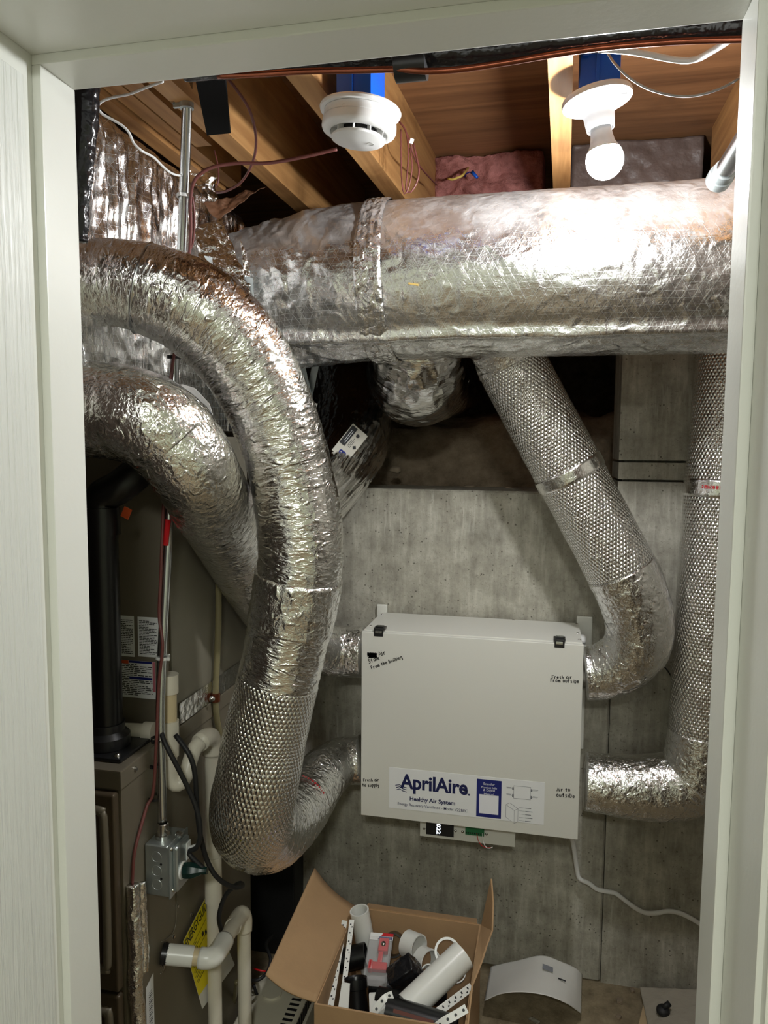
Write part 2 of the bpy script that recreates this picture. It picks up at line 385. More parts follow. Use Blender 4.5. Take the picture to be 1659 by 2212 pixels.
struct(MB().span((-1.7, 4.3, 1.2), (1.0, 4.4, 2.45)).span((-1.7, 2.43, 1.2), (-1.6, 4.3, 2.45)).span((0.9, 2.43, 1.2), (1.0, 4.3, 2.45)), 'wall_crawlspace', M['soil'])
# hall behind the camera
struct(MB().span((-1.4, -2.2, -0.1), (1.6, 0.72, 0.0)), 'floor_hall', M['hall_floor'])
struct(MB().span((-1.5, -2.3, 0), (-1.4, 0.72, 2.45)).span((1.6, -2.3, 0), (1.7, 0.72, 2.45)).span((-1.4, -2.3, 0), (1.6, -2.2, 2.45)), 'wall_hall', M['hall_wall'])
struct(MB().span((-1.4, -2.3, 2.44), (1.7, 0.715, 2.5)), 'ceiling_hall', M['hall_wall'])
# partition with the doorway
JL, JR, JH = -0.607, 0.1885, 2.0500
struct(MB().span((-1.4, 0.72, 0), (JL-0.035, 0.885, 2.43)).span((JR+0.035, 0.72, 0), (1.6, 0.885, 2.43)).span((JL-0.035, 0.72, JH+0.035), (JR+0.035, 0.885, 2.43)), 'wall_front', M['hall_wall'])
struct(MB().span((-1.235, 0.886, 0), (JL-0.036, 0.912, 2.43)).span((JR+0.036, 0.886, 0), (0.84, 0.912, 2.43)).span((JL-0.036, 0.886, JH+0.036), (JR+0.036, 0.912, 2.43)), 'wall_front_inner', M['stud'])
fr = MB()
fr.span((JL-0.035, 0.715, 0), (JL-0.012, 0.90, JH+0.035), 0.0015).span((JR+0.012, 0.715, 0), (JR+0.035, 0.90, JH+0.035), 0.0015).span((JL-0.012, 0.715, JH+0.012), (JR+0.012, 0.90, JH+0.035), 0.0015)
struct(fr, 'trim_1', M['white_paint'])
st = MB()
st.span((JL-0.012, 0.832, 0), (JL, 0.90, JH), 0.002).span((JR, 0.832, 0), (JR+0.012, 0.90, JH), 0.002).span((JL-0.012, 0.832, JH), (JR+0.012, 0.90, JH+0.012), 0.002)
struct(st, 'trim_2', M['white_paint'])
ca = MB()
def casing(ca, sx, x0):
    ca.span((x0, 0.702, 0), (x0+sx*0.012, 0.72, 2.12), 0.003).span((x0+sx*0.016, 0.708, 0), (x0+sx*0.04, 0.72, 2.12), 0.004).span((x0+sx*0.04, 0.700, 0), (x0+sx*0.06, 0.72, 2.12), 0.005)
casing(ca, 1, JR+0.018)
ca.span((JL-0.1, 0.700, JH+0.020), (JR+0.1, 0.72, JH+0.034), 0.004).span((JL-0.1, 0.708, JH+0.036), (JR+0.1, 0.72, JH+0.06), 0.005).span((JL-0.1, 0.698, JH+0.06), (JR+0.1, 0.72, JH+0.09), 0.006)
struct(ca, 'trim_3', M['white_paint'])
# the open door leaf: its closet side faces the opening
dl = MB().span((JL-0.0445, -0.02, 0.01), (JL-0.0095, 0.815, 2.032), 0.004, 3)
dl.span((JL-0.012, 0.08, 1.20), (JL-0.0055, 0.60, 1.85), 0.006, 3).span((JL-0.012, 0.08, 0.25), (JL-0.0055, 0.60, 1.02), 0.006, 3)
d1 = struct(dl, 'door_1', M['door'], False)
# hall lamp: unseen fixture behind the camera, added to light the door frame
hl = thing('added_hall_light', 'unseen round ceiling light added in the hall to light the doorway', 'light', (0.15, -1.0, 2.44))
MB().lathe([(0.0, -0.07), (0.08, -0.062), (0.13, -0.035), (0.15, -0.012)], (0.15, -1.0, 2.44), n=48).build('diffuser', emitter('added_hall_glow', (0.97, 1.0, 0.93, 1), HALL_STRENGTH), hl, True)
MB().lathe([(0.16, -0.014), (0.165, -0.004), (0.165, 0.0), (0.0, 0.0)], (0.15, -1.0, 2.44), n=48).build('rim', M['white_plastic'], hl, True)
# ------------------------------------------------------------------ joists overhead
def joist(x0, x1, y0, y1, label, twist=0.0, z0=2.2, name='floor_joist'):
    V = []
    for y, dx in ((y0, -twist/2), (y1, twist/2)):
        for x in (x0, x1):
            for z in (z0, 2.43): V.append((x+dx, y, z))
    mb = MB().add(V, [[0, 1, 3, 2], [4, 6, 7, 5], [0, 4, 5, 1], [2, 3, 7, 6], [0, 2, 6, 4], [1, 5, 7, 3]])
    return props(mb.build(name, M['joist']), label, 'joist', None)
joist(-0.414, -0.370, 0.91, 2.45, 'wooden floor joist carrying the white smoke alarm', 0.08)
joist(-0.012, 0.027, 0.91, 2.2, 'wooden floor joist left of the glowing bulb', 0.025)
joist(0.396, 0.436, 0.91, 2.18, 'wooden floor joist at the far right beside the steel conduit end', 0.0)
joist(-0.662, -0.620, 0.91, 2.45, 'wide wooden joist running behind the black hanging panel', 0.03)
joist(-0.748, -0.712, 0.91, 1.53, 'short wooden plank with splintered end above the conduit', 0.0, 2.225)
joist(-0.788, -0.752, 0.91, 1.78, 'middle wooden plank sistered beside the splintered plank', 0.0, 2.225)
joist(-0.828, -0.792, 0.91, 1.78, 'outer left wooden plank resting above the wrinkled foil plenum', 0.0, 2.215)
# rim insulation
def lumpy(name, a, b, mat, amp, freq, parent=None, n=44):
    """slab with a lumpy front (−Y) face"""
    a = np.array(a); b = np.array(b); xs = np.linspace(a[0], b[0], n); zs = np.linspace(a[2], b[2], n); X, Z = np.meshgrid(xs, zs, indexing='ij')
    Y = a[1]+amp*ridged(np.stack([X*freq, 0*X, Z*freq], -1)); edge = (X <= a[0]+1e-6) | (X >= b[0]-1e-6) | (Z <= a[2]+1e-6) | (Z >= b[2]-1e-6); Y = np.where(edge, b[1], Y)
    i = np.arange(n*n).reshape(n, n); F = np.stack([i[:-1, :-1], i[1:, :-1], i[1:, 1:], i[:-1, 1:]], -1).reshape(-1, 4).tolist()
    F.append([i[0, 0], i[0, -1], i[-1, -1], i[-1, 0]])
    return mesh(name, np.stack([X, Y, Z], -1).reshape(-1, 3), F, mat, parent)
props(lumpy('insulation_batt', (-0.35, 2.22, 2.28), (-0.03, 2.36, 2.425), M['pink'], 0.055, 11), 'pink fibreglass insulation stuffed between joists above the main duct', 'insulation')
props(lumpy('insulation_facing', (0.035, 2.205, 2.19), (0.39, 2.3, 2.428), M['kraft'], 0.02, 9), 'dark kraft faced insulation behind the glowing bulb', 'insulation')
props(lumpy('insulation_batt', (-0.34, 2.26, 2.19), (-0.04, 2.36, 2.272), M['kraft'], 0.03, 12), 'dark paper facing hanging below the pink insulation', 'insulation')
# ================================================================== ducts
def A(px, py, Y): return at(px, py, Y)
# main wrapped duct -------------------------------------------------
YM = 1.80
axz = lambda x: 1.988+0.004*math.sin(3*x)
t = thing('main_duct', 'large round foil wrapped duct running across under the joists', 'duct', (0.0, YM, 1.8))
pm = [((-0.770, YM-0.02, 1.955), 0.150), ((-0.70, YM-0.01, 1.962), 0.158), ((-0.63, YM, 1.972), 0.170), ((-0.55, YM, 1.980), 0.177), ((-0.45, YM, 1.985), 0.1805), ((-0.2, YM, 1.988), 0.181), ((0.1, YM, 1.988), 0.181), ((0.4, YM, 1.988), 0.182), ((0.82, YM, 1.988), 0.182)]
def d_main(SS, AA, P, R):
    d = crumple(P, 7, 0.004)+crumple(P, 26, 0.0026)
    ang = np.arctan2(P[..., 2]-1.985, -(P[..., 1]-YM))     # 0 faces the doorway, -pi/2 straight down
    low = np.clip(1-np.abs(ang+1.15)/0.6, 0, 1); d += low*crumple(P*np.array([0.6, 1, 1]), 16, 0.010)
    d += 0.017*np.exp(-((ang+0.88+0.05*perlin(P*5))/0.075)**2)                    # long fold near the underside
    left = np.clip((-0.41-P[..., 0])/0.2, 0, 1); d += left*(crumple(P*np.array([1, 0.6, 0.6]), 13, 0.016)+0.022*np.clip(-np.sin(ang)-0.5, 0, 1)*(1+perlin(P*9)))
    return d
duct('foil_wrap', pm, M['foil_main'], t, 0.006, d_main)
bp = [((-0.425, YM, 1.985), 0.187), ((-0.395, YM, 1.985), 0.188), ((-0.365, YM, 1.986), 0.187)]
duct('seam_band', bp, M['foil_seam'], t, 0.0035, lambda SS, AA, P, R: crumple(P, 26, 0.008)+0.004*perlin(P*60)+0.006*np.clip(ridged(np.stack([P[..., 0]*90, P[..., 1]*8, P[..., 2]*8], -1)), 0, 1), capr=False)
bp2 = [((0.60, YM, 1.988), 0.184), ((0.66, YM, 1.988), 0.186), ((0.72, YM, 1.988), 0.184)]
# wrapped plenum ------------------------------------------------------
t = thing('wrapped_plenum', 'wrinkled silver foil wrapped plenum hanging at the left under the joists', 'plenum', (-0.99, 1.5, 1.62))
def plenum():
    ys = np.linspace(1.02, 1.98, 200); zs = np.linspace(1.63, 2.208, 125); Yg, Zg = np.meshgrid(ys, zs, indexing='ij')
    fold = ridged(np.stack([Yg*26+0.6*perlin(np.stack([Yg*3, Zg*3, 0*Yg], -1)), Zg*2.4, 0*Yg], -1), 3)
    X = -0.785+0.030*fold*np.clip((Zg-1.7)/0.2, 0.15, 1)*(0.5+np.clip((Zg-1.75)*2, 0, 1))+0.006*ridged(np.stack([Yg*16, Zg*16, 0*Yg+3], -1))
    X -= 0.07*np.clip((Zg-2.15)/0.058, 0, 1)**2      # rolls over at the top
    X += 0.012*np.clip((1.95-Zg)/0.25, 0, 1)        # bulges lower down
    e = np.clip((Yg-1.86)/0.12, 0, 1); X -= 0.03*e
    n, m = X.shape; V = np.stack([X, Yg, Zg], -1).reshape(-1, 3); i = np.arange(n*m).reshape(n, m)
    F = np.stack([i[:-1, :-1], i[1:, :-1], i[1:, 1:], i[:-1, 1:]], -1).reshape(-1, 4).tolist()
    uv = np.stack([Yg, Zg], -1).reshape(-1, 2); k = len(V); xb = -1.20
    V = np.vstack([V, [[xb, 1.02, 1.63], [xb, 1.98, 1.63], [xb, 1.98, 2.208], [xb, 1.02, 2.208]]]); uv = np.vstack([uv, np.zeros((4, 2))])
    F += [[k, k+3, k+2, k+1], [k]+i[0, :].tolist()+[k+3], [k+1, k+2]+i[-1, ::-1].tolist(), [k, k+1]+i[::-1, 0].tolist(), [k+3]+i[:, -1].tolist()+[k+2]]
    return mesh('foil_wrap', V, F, M['foil_plenum'], t, True, uv)
plenum()
# front flexible duct B ------------------------------------------------
t = thing('flexible_duct', 'curving silver duct in front, sweeping down to an elbow into the ventilator', 'duct', A(545, 1880, 1.5))
pB = [(A(110, 612, 1.20), .073), (A(250, 612, 1.22), .074), (A(340, 632, 1.24), .080), (A(420, 668, 1.27), .085), (A(500, 738, 1.31), .086), (A(560, 830, 1.34), .083), (A(602, 930, 1.36), .081), (A(630, 1030, 1.375), .080), (A(645, 1120, 1.385), .083), (A(650, 1200, 1.39), .083), (A(640, 1280, 1.395), .083), (A(621, 1380, 1.40), .082), (A(598, 1480, 1.40), .081), (A(575, 1580, 1.40), .083), (A(556, 1680, 1.395), .084), (A(545, 1745, 1.412), .086), (A(550, 1785, 1.485), .088), (A(580, 1795, 1.61), .089), (A(622, 1765, 1.74), .086), (A(662, 1720, 1.86), .080), (A(700, 1672, 1.96), .073), (A(738, 1645, 2.052), .069), (A(782, 1640, 2.062), .069)]
DB = resample([(*Vector(p[0]), p[1]) for p in pB], 0.0045)
def d_flex(SS, AA, P, R): return crumple(circ(SS*1.0, AA, R), 22, 0.0034)+crumple(np.stack([SS*75, np.cos(AA)*R*16, np.sin(AA)*R*16], -1), 1.0, 0.0026)
def d_tape(SS, AA, P, R): return crumple(P, 26, 0.0040)+crumple(np.stack([SS*55, np.cos(AA)*R*22, np.sin(AA)*R*22], -1), 1.0, 0.0028)
def d_bub(SS, AA, P, R): return crumple(P, 9, 0.003)
duct('sleeve', DB, M['foil_ring'], t, 0.0045, d_flex, 0, 0.50)
duct('wrapped_run', DB, M['foil_bubble'], t, 0.0045, d_bub, 0.49, 0.675, 0.002, capr=False)
duct('elbow', DB, M['foil_tape'], t, 0.0045, d_tape, 0.665, 0.86, 0.002, capr=False)
duct('outlet_sleeve', DB, M['foil_tape'], t, 0.0045, d_flex, 0.85, 1.0)
for a_, b_ in ((0.075, 0.083), (0.10, 0.104)):
    duct('clamp_band', DB, M['chrome'], t, 0.0045, lambda SS, AA, P, R: 0*SS, a_, b_, 0.004, capr=False)
duct('tape_band', DB, M['foil_tape'], t, 0.0045, d_tape, 0.385, 0.44, 0.0035, capr=False)
# second flexible duct C -----------------------------------------------
t = thing('flexible_duct', 'silver duct from lower left passing behind the curving duct to the ventilator', 'duct', A(480, 1300, 1.5))
pC = [(A(110, 885, 1.16), .080), (A(230, 888, 1.18), .082), (A(310, 905, 1.18), .080), (A(372, 950, 1.205), .080), (A(419, 1015, 1.235), .076), (A(460, 1093, 1.36), .077), (A(504, 1168, 1.52), .080), (A(545, 1240, 1.62), .080), (A(590, 1310, 1.76), .080), (A(640, 1368, 1.95), .078), (A(695, 1400, 2.04), .073), (A(740, 1407, 2.075), .071), (A(785, 1408, 2.08), .071)]
DC = resample([(*Vector(p[0]), p[1]) for p in pC], 0.0045)
duct('elbow', DC, M['foil_tape'], t, 0.0045, d_tape, 0, 0.33, 0.001)
duct('sleeve', DC, M['foil_ring'], t, 0.0045, d_flex, 0.32, 0.80, capr=False)
duct('outlet_elbow', DC, M['foil_tape'], t, 0.0045, d_tape, 0.79, 1.0, 0.002)
# diagonal duct D ------------------------------------------------------
t = thing('diagonal_duct', 'straight bubble foil duct slanting down from main duct to right of ventilator', 'duct', A(1370, 1500, 2.0))
YD = 2.0
pD = [(A(1078, 735, 1.93), .080), (A(1095, 765, 1.95), .082), (A(1112, 800, 1.965), .087), (A(1240, 1040, 1.99), .088), (A(1340, 1228, YD), .088), (A(1366, 1285, YD+.01), .087), (A(1380, 1335, YD+.02), .085), (A(1378, 1385, YD+.03), .083), (A(1352, 1425, YD+.045), .078), (A(1312, 1446, YD+.055), .073), (A(1285, 1452, YD+.06), .070), (A(1264, 1453, YD+.06), .070)]
DD = resample([(*Vector(p[0]), p[1]) for p in pD], 0.0045)
duct('collar', DD, M['foil_tape'], t, 0.0045, d_tape, 0, 0.075, 0.001)
duct('wrapped_run', DD, M['foil_bubble'], t, 0.0045, d_bub, 0.065, 0.64, capr=False)
duct('elbow', DD, M['foil_tape'], t, 0.0045, d_tape, 0.63, 1.0, 0.002)
duct('tape_band', DD, M['foil_smooth'], t, 0.0045, lambda SS, AA, P, R: crumple(P, 30, 0.002), 0.345, 0.39, 0.003, capr=False)
# right vertical duct E ------------------------------------------------
t = thing('vertical_duct', 'upright bubble foil duct beside the right door jamb turning into the ventilator', 'duct', A(1500, 1770, 2.0))
pE = [(A(1592, 690, 2.09), .086), (A(1585, 760, 2.09), .087), (A(1553, 1100, 2.075), .088), (A(1530, 1440, 2.07), .090), (A(1522, 1570, 2.07), .090), (A(1513, 1640, 2.07), .091), (A(1490, 1685, 2.07), .091), (A(1440, 1699, 2.068), .087), (A(1380, 1700, 2.066), .083), (A(1310, 1693, 2.065), .078), (A(1264, 1687, 2.065), .074)]
DE = resample([(*Vector(p[0]), p[1]) for p in pE], 0.0045)
duct('wrapped_run', DE, M['foil_bubble'], t, 0.0045, d_bub, 0, 0.725)
duct('elbow', DE, M['foil_tape'], t, 0.0045, d_tape, 0.715, 1.0, 0.002)
bE = duct('tape_band', DE, M['foil_smooth'], t, 0.0045, lambda SS, AA, P, R: crumple(P, 30, 0.002), 0.27, 0.305, 0.003, capr=False)
# dark film ducts above the ledge --------------------------------------
t = thing('flexible_duct', 'dark crumpled film duct bulging below the main duct into the crawlspace', 'duct', A(905, 900, 2.1))
pF = [(A(905, 722, 1.99), .115), (A(903, 770, 2.03), .130), (A(901, 800, 2.09), .136), (A(900, 818, 2.20), .136), (A(918, 825, 2.38), .130), (A(955, 830, 2.65), .116), (A(985, 830, 3.0), .112)]
def d_film(SS, AA, P, R): return crumple(np.stack([SS*44+2*perlin(P*6), np.cos(AA)*3, np.sin(AA)*3], -1), 0.6, 0.014)+crumple(P, 22, 0.003)
duct('film_sleeve', pF, M['foil_dark'], t, 0.006, d_film)
t = thing('flexible_duct', 'dark film duct with an 8 label passing over the concrete ledge', 'duct', A(740, 1090, 2.1))
pG = [(A(730, 760, 2.90), .116), (A(743, 815, 2.68), .122), (A(760, 880, 2.46), .130), (A(756, 945, 2.28), .124), (A(733, 1000, 2.085), .104), (A(690, 1060, 1.965), .094), (A(630, 1110, 1.92), .094), (A(590, 1125, 1.90), .09)]
DG = resample([(*Vector(p[0]), p[1]) for p in pG], 0.006)
def d_film2(SS, AA, P, R): return crumple(np.stack([SS*7, np.cos(AA)*18, np.sin(AA)*18], -1), 0.5, 0.010)+crumple(P, 22, 0.005)
duct('film_sleeve', DG, M['foil_dark2'], t, 0.006, d_film2)
DUCT_G = t
# lamp ---------------------------------------------------------------
tz = Matrix.Rotation(math.radians(-9), 3, 'Y')     # plate sits crooked
LC = atZ(1289, 212, 2.172); down = tz @ Vector((0, 0, -1))
t = thing('lamp_holder', 'white keyless lamp holder on blue box, holding the glowing bulb', 'lamp holder', LC)
MB().lathe([(0.0, -0.002), (0.0560, -0.002), (0.0575, 0.002), (0.0565, 0.007), (0.050, 0.010), (0.030, 0.013), (0.0262, 0.018), (0.0248, 0.034), (0.0225, 0.051), (0.0205, 0.0515), (0.0190, 0.047), (0.0, 0.045)], LC, down, 56).build('base_plate', M['lamp_plastic'], t, sharp=40)
for sx in (-1, 1):
    c = LC+tz @ Vector((sx*0.033+0.004, -0.018, -0.0105)); MB().box(c, (0.016, 0.008, 0.004), tz @ Matrix.Rotation(sx*0.5, 3, 'Z'), 0.0015).build('screw_recess', M['grey_plastic'], t)
t = thing('light_bulb', 'glowing white bulb hanging over the large main duct', 'bulb', LC+down*0.13)
MB().lathe([(0.0, 0.048), (0.0165, 0.049), (0.0172, 0.056), (0.0180, 0.063), (0.0205, 0.074), (0.0265, 0.086)], LC, down, 48).build('neck', M['lamp_plastic'], t, True)
prof = [(0.0262, 0.086)]+[(0.0305*math.cos(a), 0.1015+0.0305*math.sin(a)) for a in np.linspace(-0.5, PI/2, 16)]
prof[-1] = (0.0, 0.132)
MB().lathe(prof, LC, down, 48).build('globe', emitter('bulb_glow', (0.97, 0.985, 1.0, 1), BULB_STRENGTH), t, True)
# ================================================================== lettering helpers
def text_geo(body, spacing=1.0, bold=0.0):
    cu = bpy.data.curves.new('lettering', 'FONT'); cu.body = body; cu.space_character = spacing; cu.offset = bold; cu.resolution_u = 3; cu.fill_mode = 'BOTH'
    o = bpy.data.objects.new('lettering', cu); COL.objects.link(o); bpy.context.view_layer.update()
    me = bpy.data.meshes.new_from_object(o.evaluated_get(bpy.context.evaluated_depsgraph_get()))
    V = np.array([v.co[:] for v in me.vertices]); F = [list(p.vertices) for p in me.polygons]
    bpy.data.objects.remove(o); bpy.data.curves.remove(cu); bpy.data.meshes.remove(me); return V, F
def text(body, name, mat, parent, O, X, Y, w, h=None, bold=0.0, spacing=1.0, italic=0.0):
    """lettering fitted to width w (and height h) from lower-left corner O along unit vectors X, Y"""
    V, F = text_geo(body, spacing, bold); lo, hi = V.min(0), V.max(0); s = w/(hi[0]-lo[0]); sy = h/(hi[1]-lo[1]) if h else s
    O, X, Y = Vector(O), Vector(X).normalized(), Vector(Y).normalized()
    P = [O+X*((v[0]-lo[0])*s+italic*(v[1]-lo[1])*sy)+Y*((v[1]-lo[1])*sy) for v in V]
    return mesh(name, P, F, mat, parent, False)
class Flat:
    """flat printed shapes on a plane (x along X, y along Y)"""
    def __init__(s, O, X, Y): s.O, s.X, s.Y = Vector(O), Vector(X), Vector(Y); s.V = []; s.F = []
    def p(s, x, y): return s.O+s.X*x+s.Y*y
    def poly(s, pts): k = len(s.V); s.V += [s.p(*q)[:] for q in pts]; s.F.append(list(range(k, k+len(pts)))); return s
    def rect(s, x0, y0, x1, y1): return s.poly([(x0, y0), (x1, y0), (x1, y1), (x0, y1)])
    def line(s, pts, w):
        P = [Vector(q) for q in pts]; L = []; R = []
        for i, q in enumerate(P):
            d = (P[min(i+1, len(P)-1)]-P[max(i-1, 0)]); d = d.normalized() if d.length > 1e-9 else Vector((1, 0)); n = Vector((-d.y, d.x))*w/2; L.append(q+n); R.append(q-n)
        for i in range(len(P)-1): s.poly([L[i], R[i], R[i+1], L[i+1]])
        return s
    def build(s, name, mat, parent, label=None): return mesh(name, s.V, s.F, mat, parent, False, None, label)
H = {'A': [[(0, 0), (.35, 1.5), (.7, 0)], [(.12, .6), (.6, .6)]], 'i': [[(.1, 0), (.1, 1)], [(.1, 1.3), (.12, 1.4)]], 'r': [[(.1, 0), (.1, 1)], [(.1, .6), (.3, .95), (.5, .9)]],
 'S': [[(.6, 1.3), (.3, 1.5), (.1, 1.2), (.3, .8), (.55, .5), (.4, .1), (0, .1)]], 't': [[(.25, 1.4), (.25, 0)], [(0, .9), (.5, .95)]], 'a': [[(.55, .9), (.3, 1), (.08, .6), (.15, .1), (.4, .05), (.55, .4), (.55, 1)], [(.55, .6), (.6, 0)]],
 'l': [[(.1, 1.5), (.1, 0)]], 'e': [[(.08, .5), (.5, .55), (.45, .9), (.2, 1), (.05, .5), (.2, .05), (.5, .15)]], 'F': [[(.1, 0), (.1, 1.4), (.6, 1.4)], [(.1, .75), (.5, .75)]], 'o': [[(.3, 1), (.08, .7), (.1, .2), (.3, 0), (.5, .25), (.5, .75), (.3, 1)]],
 'm': [[(.05, 0), (.08, 1)], [(.08, .7), (.25, 1), (.35, .7), (.36, 0)], [(.36, .7), (.52, 1), (.64, .7), (.66, 0)]], 'h': [[(.08, 1.5), (.08, 0)], [(.08, .6), (.3, .95), (.45, .7), (.47, 0)]], 'b': [[(.08, 1.5), (.08, 0), (.4, .05), (.5, .5), (.35, .85), (.08, .7)]],
 'u': [[(.05, 1), (.08, .2), (.25, 0), (.45, .2), (.47, 1)]], 'D': [[(.08, 0), (.08, 1.4), (.45, 1.1), (.5, .5), (.35, .05), (.08, 0)]], 'n': [[(.08, 0), (.08, 1)], [(.08, .65), (.3, 1), (.45, .7), (.47, 0)]], 'g': [[(.5, .9), (.2, 1), (.08, .6), (.2, .25), (.5, .4), (.5, 1), (.48, -.4), (.2, -.5)]],
 's': [[(.45, .9), (.2, 1), (.08, .75), (.4, .4), (.4, .1), (.05, .05)]], 'p': [[(.08, 1), (.08, -.6)], [(.08, .9), (.4, 1), (.5, .6), (.35, .25), (.08, .3)]], 'y': [[(.05, 1), (.12, .5), (.4, .5)], [(.45, 1), (.42, 0), (.2, -.5)]], 'f': [[(.5, 1.4), (.25, 1.5), (.18, 0)], [(0, .8), (.4, .85)]], ' ': []}
def handwrite(parent, lines, Yp, name='handwriting'):
    """lines: (text, px, py, px_end, py_end): baseline from … to … in the photo, placed on the front panel"""
    f = Flat((0, Yp, 0), (1, 0, 0), (0, 0, 1)); rr = random.Random(3)
    for (tx, x0, y0, x1, y1) in lines:
        a, b = at(x0, y0, Yp), at(x1, y1, Yp); d = Vector((b.x-a.x, b.z-a.z)); adv = [0.42 if c in 'il' else (0.95 if c == 'm' else (0.5 if c == ' ' else 0.78)) for c in tx]
        s = d.length/sum(adv); u = d.normalized(); v = Vector((-u.y, u.x)); pos = 0
        for c, ad in zip(tx, adv):
            jy = rr.uniform(-.08, .08); js = rr.uniform(.9, 1.1)
            for st_ in H[c]:
                hh = .78; pts = [(a.x+(u.x*(pos+q[0])+v.x*(q[1]*js+jy)*hh)*s, a.z+(u.y*(pos+q[0])+v.y*(q[1]*js+jy)*hh)*s) for q in st_]
                f.line(pts, 0.0019)
            pos += ad
    return f.build(name, M['ink'], parent)
def E2(px, py, Y=1.9492): q = at(px, py, Y); return q.x, q.z
# ================================================================== ventilator on the back wall
EX0, EX1, EZ0, EZ1, EY = -0.486, 0.101, 0.5685, 1.094, 1.95
t = thing('ventilator', 'white wall hung ventilator with blue lettered label and handwritten notes', 'ventilator', ((EX0+EX1)/2, 2.08, EZ0))
ERV = t
MB().span((EX0+.003, 1.966, EZ0+.003), (EX1-.003, 2.185, EZ1-.0015), 0.002).build('body', M['erv'], t)
MB().span((EX0, EY, EZ0), (EX1, 1.9655, EZ1-.004), 0.0025, 3).build('front_panel', M['erv'], t, sharp=40)
for px, py in ((828, 1352), (1208, 1374)):
    q = atZ(px, py, EZ1); mb = MB().box((q.x, 1.972, EZ1+.0035), (.030, .030, .007), None, .0015).box((q.x, 1.953, EZ1-.004), (.026, .008, .022), None, .002).box((q.x, 1.965, EZ1+.0085), (.022, .010, .004), None, .001)
    lt = mb.build('latch', M['black'], t)
    MB().box((q.x, 1.9495, EZ1-.002), (.018, .003, .007), None, .001).build('latch_lever', M['chrome'], lt)
    MB().box((q.x, 1.978, EZ1+.0085), (.020, .006, .003), None, .001).build('latch_plate', M['chrome'], lt)
for (x0, x1, z0, z1) in ((EX0-.012, EX0+.02, 1.02, 1.115), (EX1-.01, EX1+.034, 1.00, 1.112), (EX1-.01, EX1+.020, .72, .90), (EX0-.012, EX0+.02, .66, .72)):
    MB().span((x0, 2.186, z0), (x1, 2.1985, z1), 0.004, 2).build('wall_bracket', M['erv'], t)
MB().lathe([(0, .016), (.012, .016), (.014, .010), (.014, 0)], (EX1-.003, 2.13, 1.06), (1, 0, 0), 24).build('cable_gland', M['white_plastic'], t, True)
for px, py in ((1252, 1343), (1248, 1367), (1256, 1381), (822, 1326), (788, 1350), (1110, 1335)):
    q = atZ(px, py, EZ1); MB().lathe([(0, .0022), (.003, .0018), (.0036, 0)], (min(max(q.x, EX0+.012), EX1-.010), min(max(q.y, 1.972), 2.175), EZ1-.0014), n=14).build('screw', M['screw'], t, True)
# label
def lab(x0, y0, x1, y1, x2, y2, x3, y3, name, mat, Y): return Flat((0, Y, 0), (1, 0, 0), (0, 0, 1)).poly([E2(x0, y0), E2(x1, y1), E2(x2, y2), E2(x3, y3)]).build(name, mat, t)
lx0, lz0 = E2(840, 1744); lx1, lz1 = E2(1177, 1688); lz1 = E2(840, 1657)[1]; lz0 = (E2(840, 1744)[1]+E2(1177, 1783)[1])/2
MB().span((lx0, 1.9494, lz0), (lx1, 1.95, lz1)).build('label_plate', M['label'], t)
def et(body, px0, py0, px1, py1, mat, name='lettering', bold=0.0, h=None, spacing=1.0):
    a = E2(px0, py0, 1.949); b = E2(px1, py1, 1.949); return text(body, name, mat, t, (a[0], 1.9491, a[1]), (1, 0, 0), (0, 0, 1), b[0]-a[0], h, bold, spacing)
et('AprilAire', 864, 1712, 1010, 1725, M['navy_text'], 'brand_lettering', 0.03, 0.0545, 0.98)
et('Healthy Air System', 885, 1732, 983, 1741, M['navy_text'], bold=0.03)
et('Energy Recovery Ventilator - Model V22BEC', 859, 1740, 1010, 1752, M['navy_text'], bold=0.004)
fl = Flat((0, 1.94935, 0), (1, 0, 0), (0, 0, 1))
a0 = E2(860, 1700)
for k in range(3):
    zz = a0[1]-0.006*k+0.004; fl.line([(a0[0]-.008+.002*k, zz), (a0[0]+.004, zz+.003), (a0[0]+.014, zz-.002), (a0[0]+.024, zz-.004)], .0022)
fl.build('brand_swoosh', M['navy_text'], t); fl = Flat((0, 1.94935, 0), (1, 0, 0), (0, 0, 1))
c_ = E2(1013, 1717); fl.poly([(c_[0]+.0028*math.cos(i), c_[1]+.0028*math.sin(i)) for i in np.linspace(0, 2*PI, 16, False)]); fl.build('trademark_dot', M['navy_text'], t)

bx0, bz1 = E2(1030, 1682); bx1, bz0 = E2(1082, 1769)
Flat((0, 1.9492, 0), (1, 0, 0), (0, 0, 1)).rect(bx0, bz0, bx1, bz1).build('blue_panel', M['navy'], t)
w4 = bx1-bx0
for i, (s_, fr_) in enumerate((('Scan for', .46), ('Product Info', .62), ('& Digital', .46), ('Manual', .40))):
    text(s_, 'panel_lettering', M['white_ink'], t, (bx0+w4*(1-fr_)/2, 1.949, bz1-.0150-.0095*i), (1, 0, 0), (0, 0, 1), w4*fr_)
Flat((0, 1.949, 0), (1, 0, 0), (0, 0, 1)).rect(bx0+w4*.11, bz0+.010, bx1-w4*.11, bz0+.010+w4*.80).build('blank_square', M['white_ink'], t)
dg = Flat((0, 1.9491, 0), (1, 0, 0), (0, 0, 1))
def L2(*pts, w=.0008): dg.line([E2(*p) for p in pts], w)
x0, z1 = E2(1110, 1697); x1, z0 = E2(1146, 1728)
dg.line([(x0, z0), (x1, z0), (x1, z1), (x0, z1), (x0, z0)], .001)
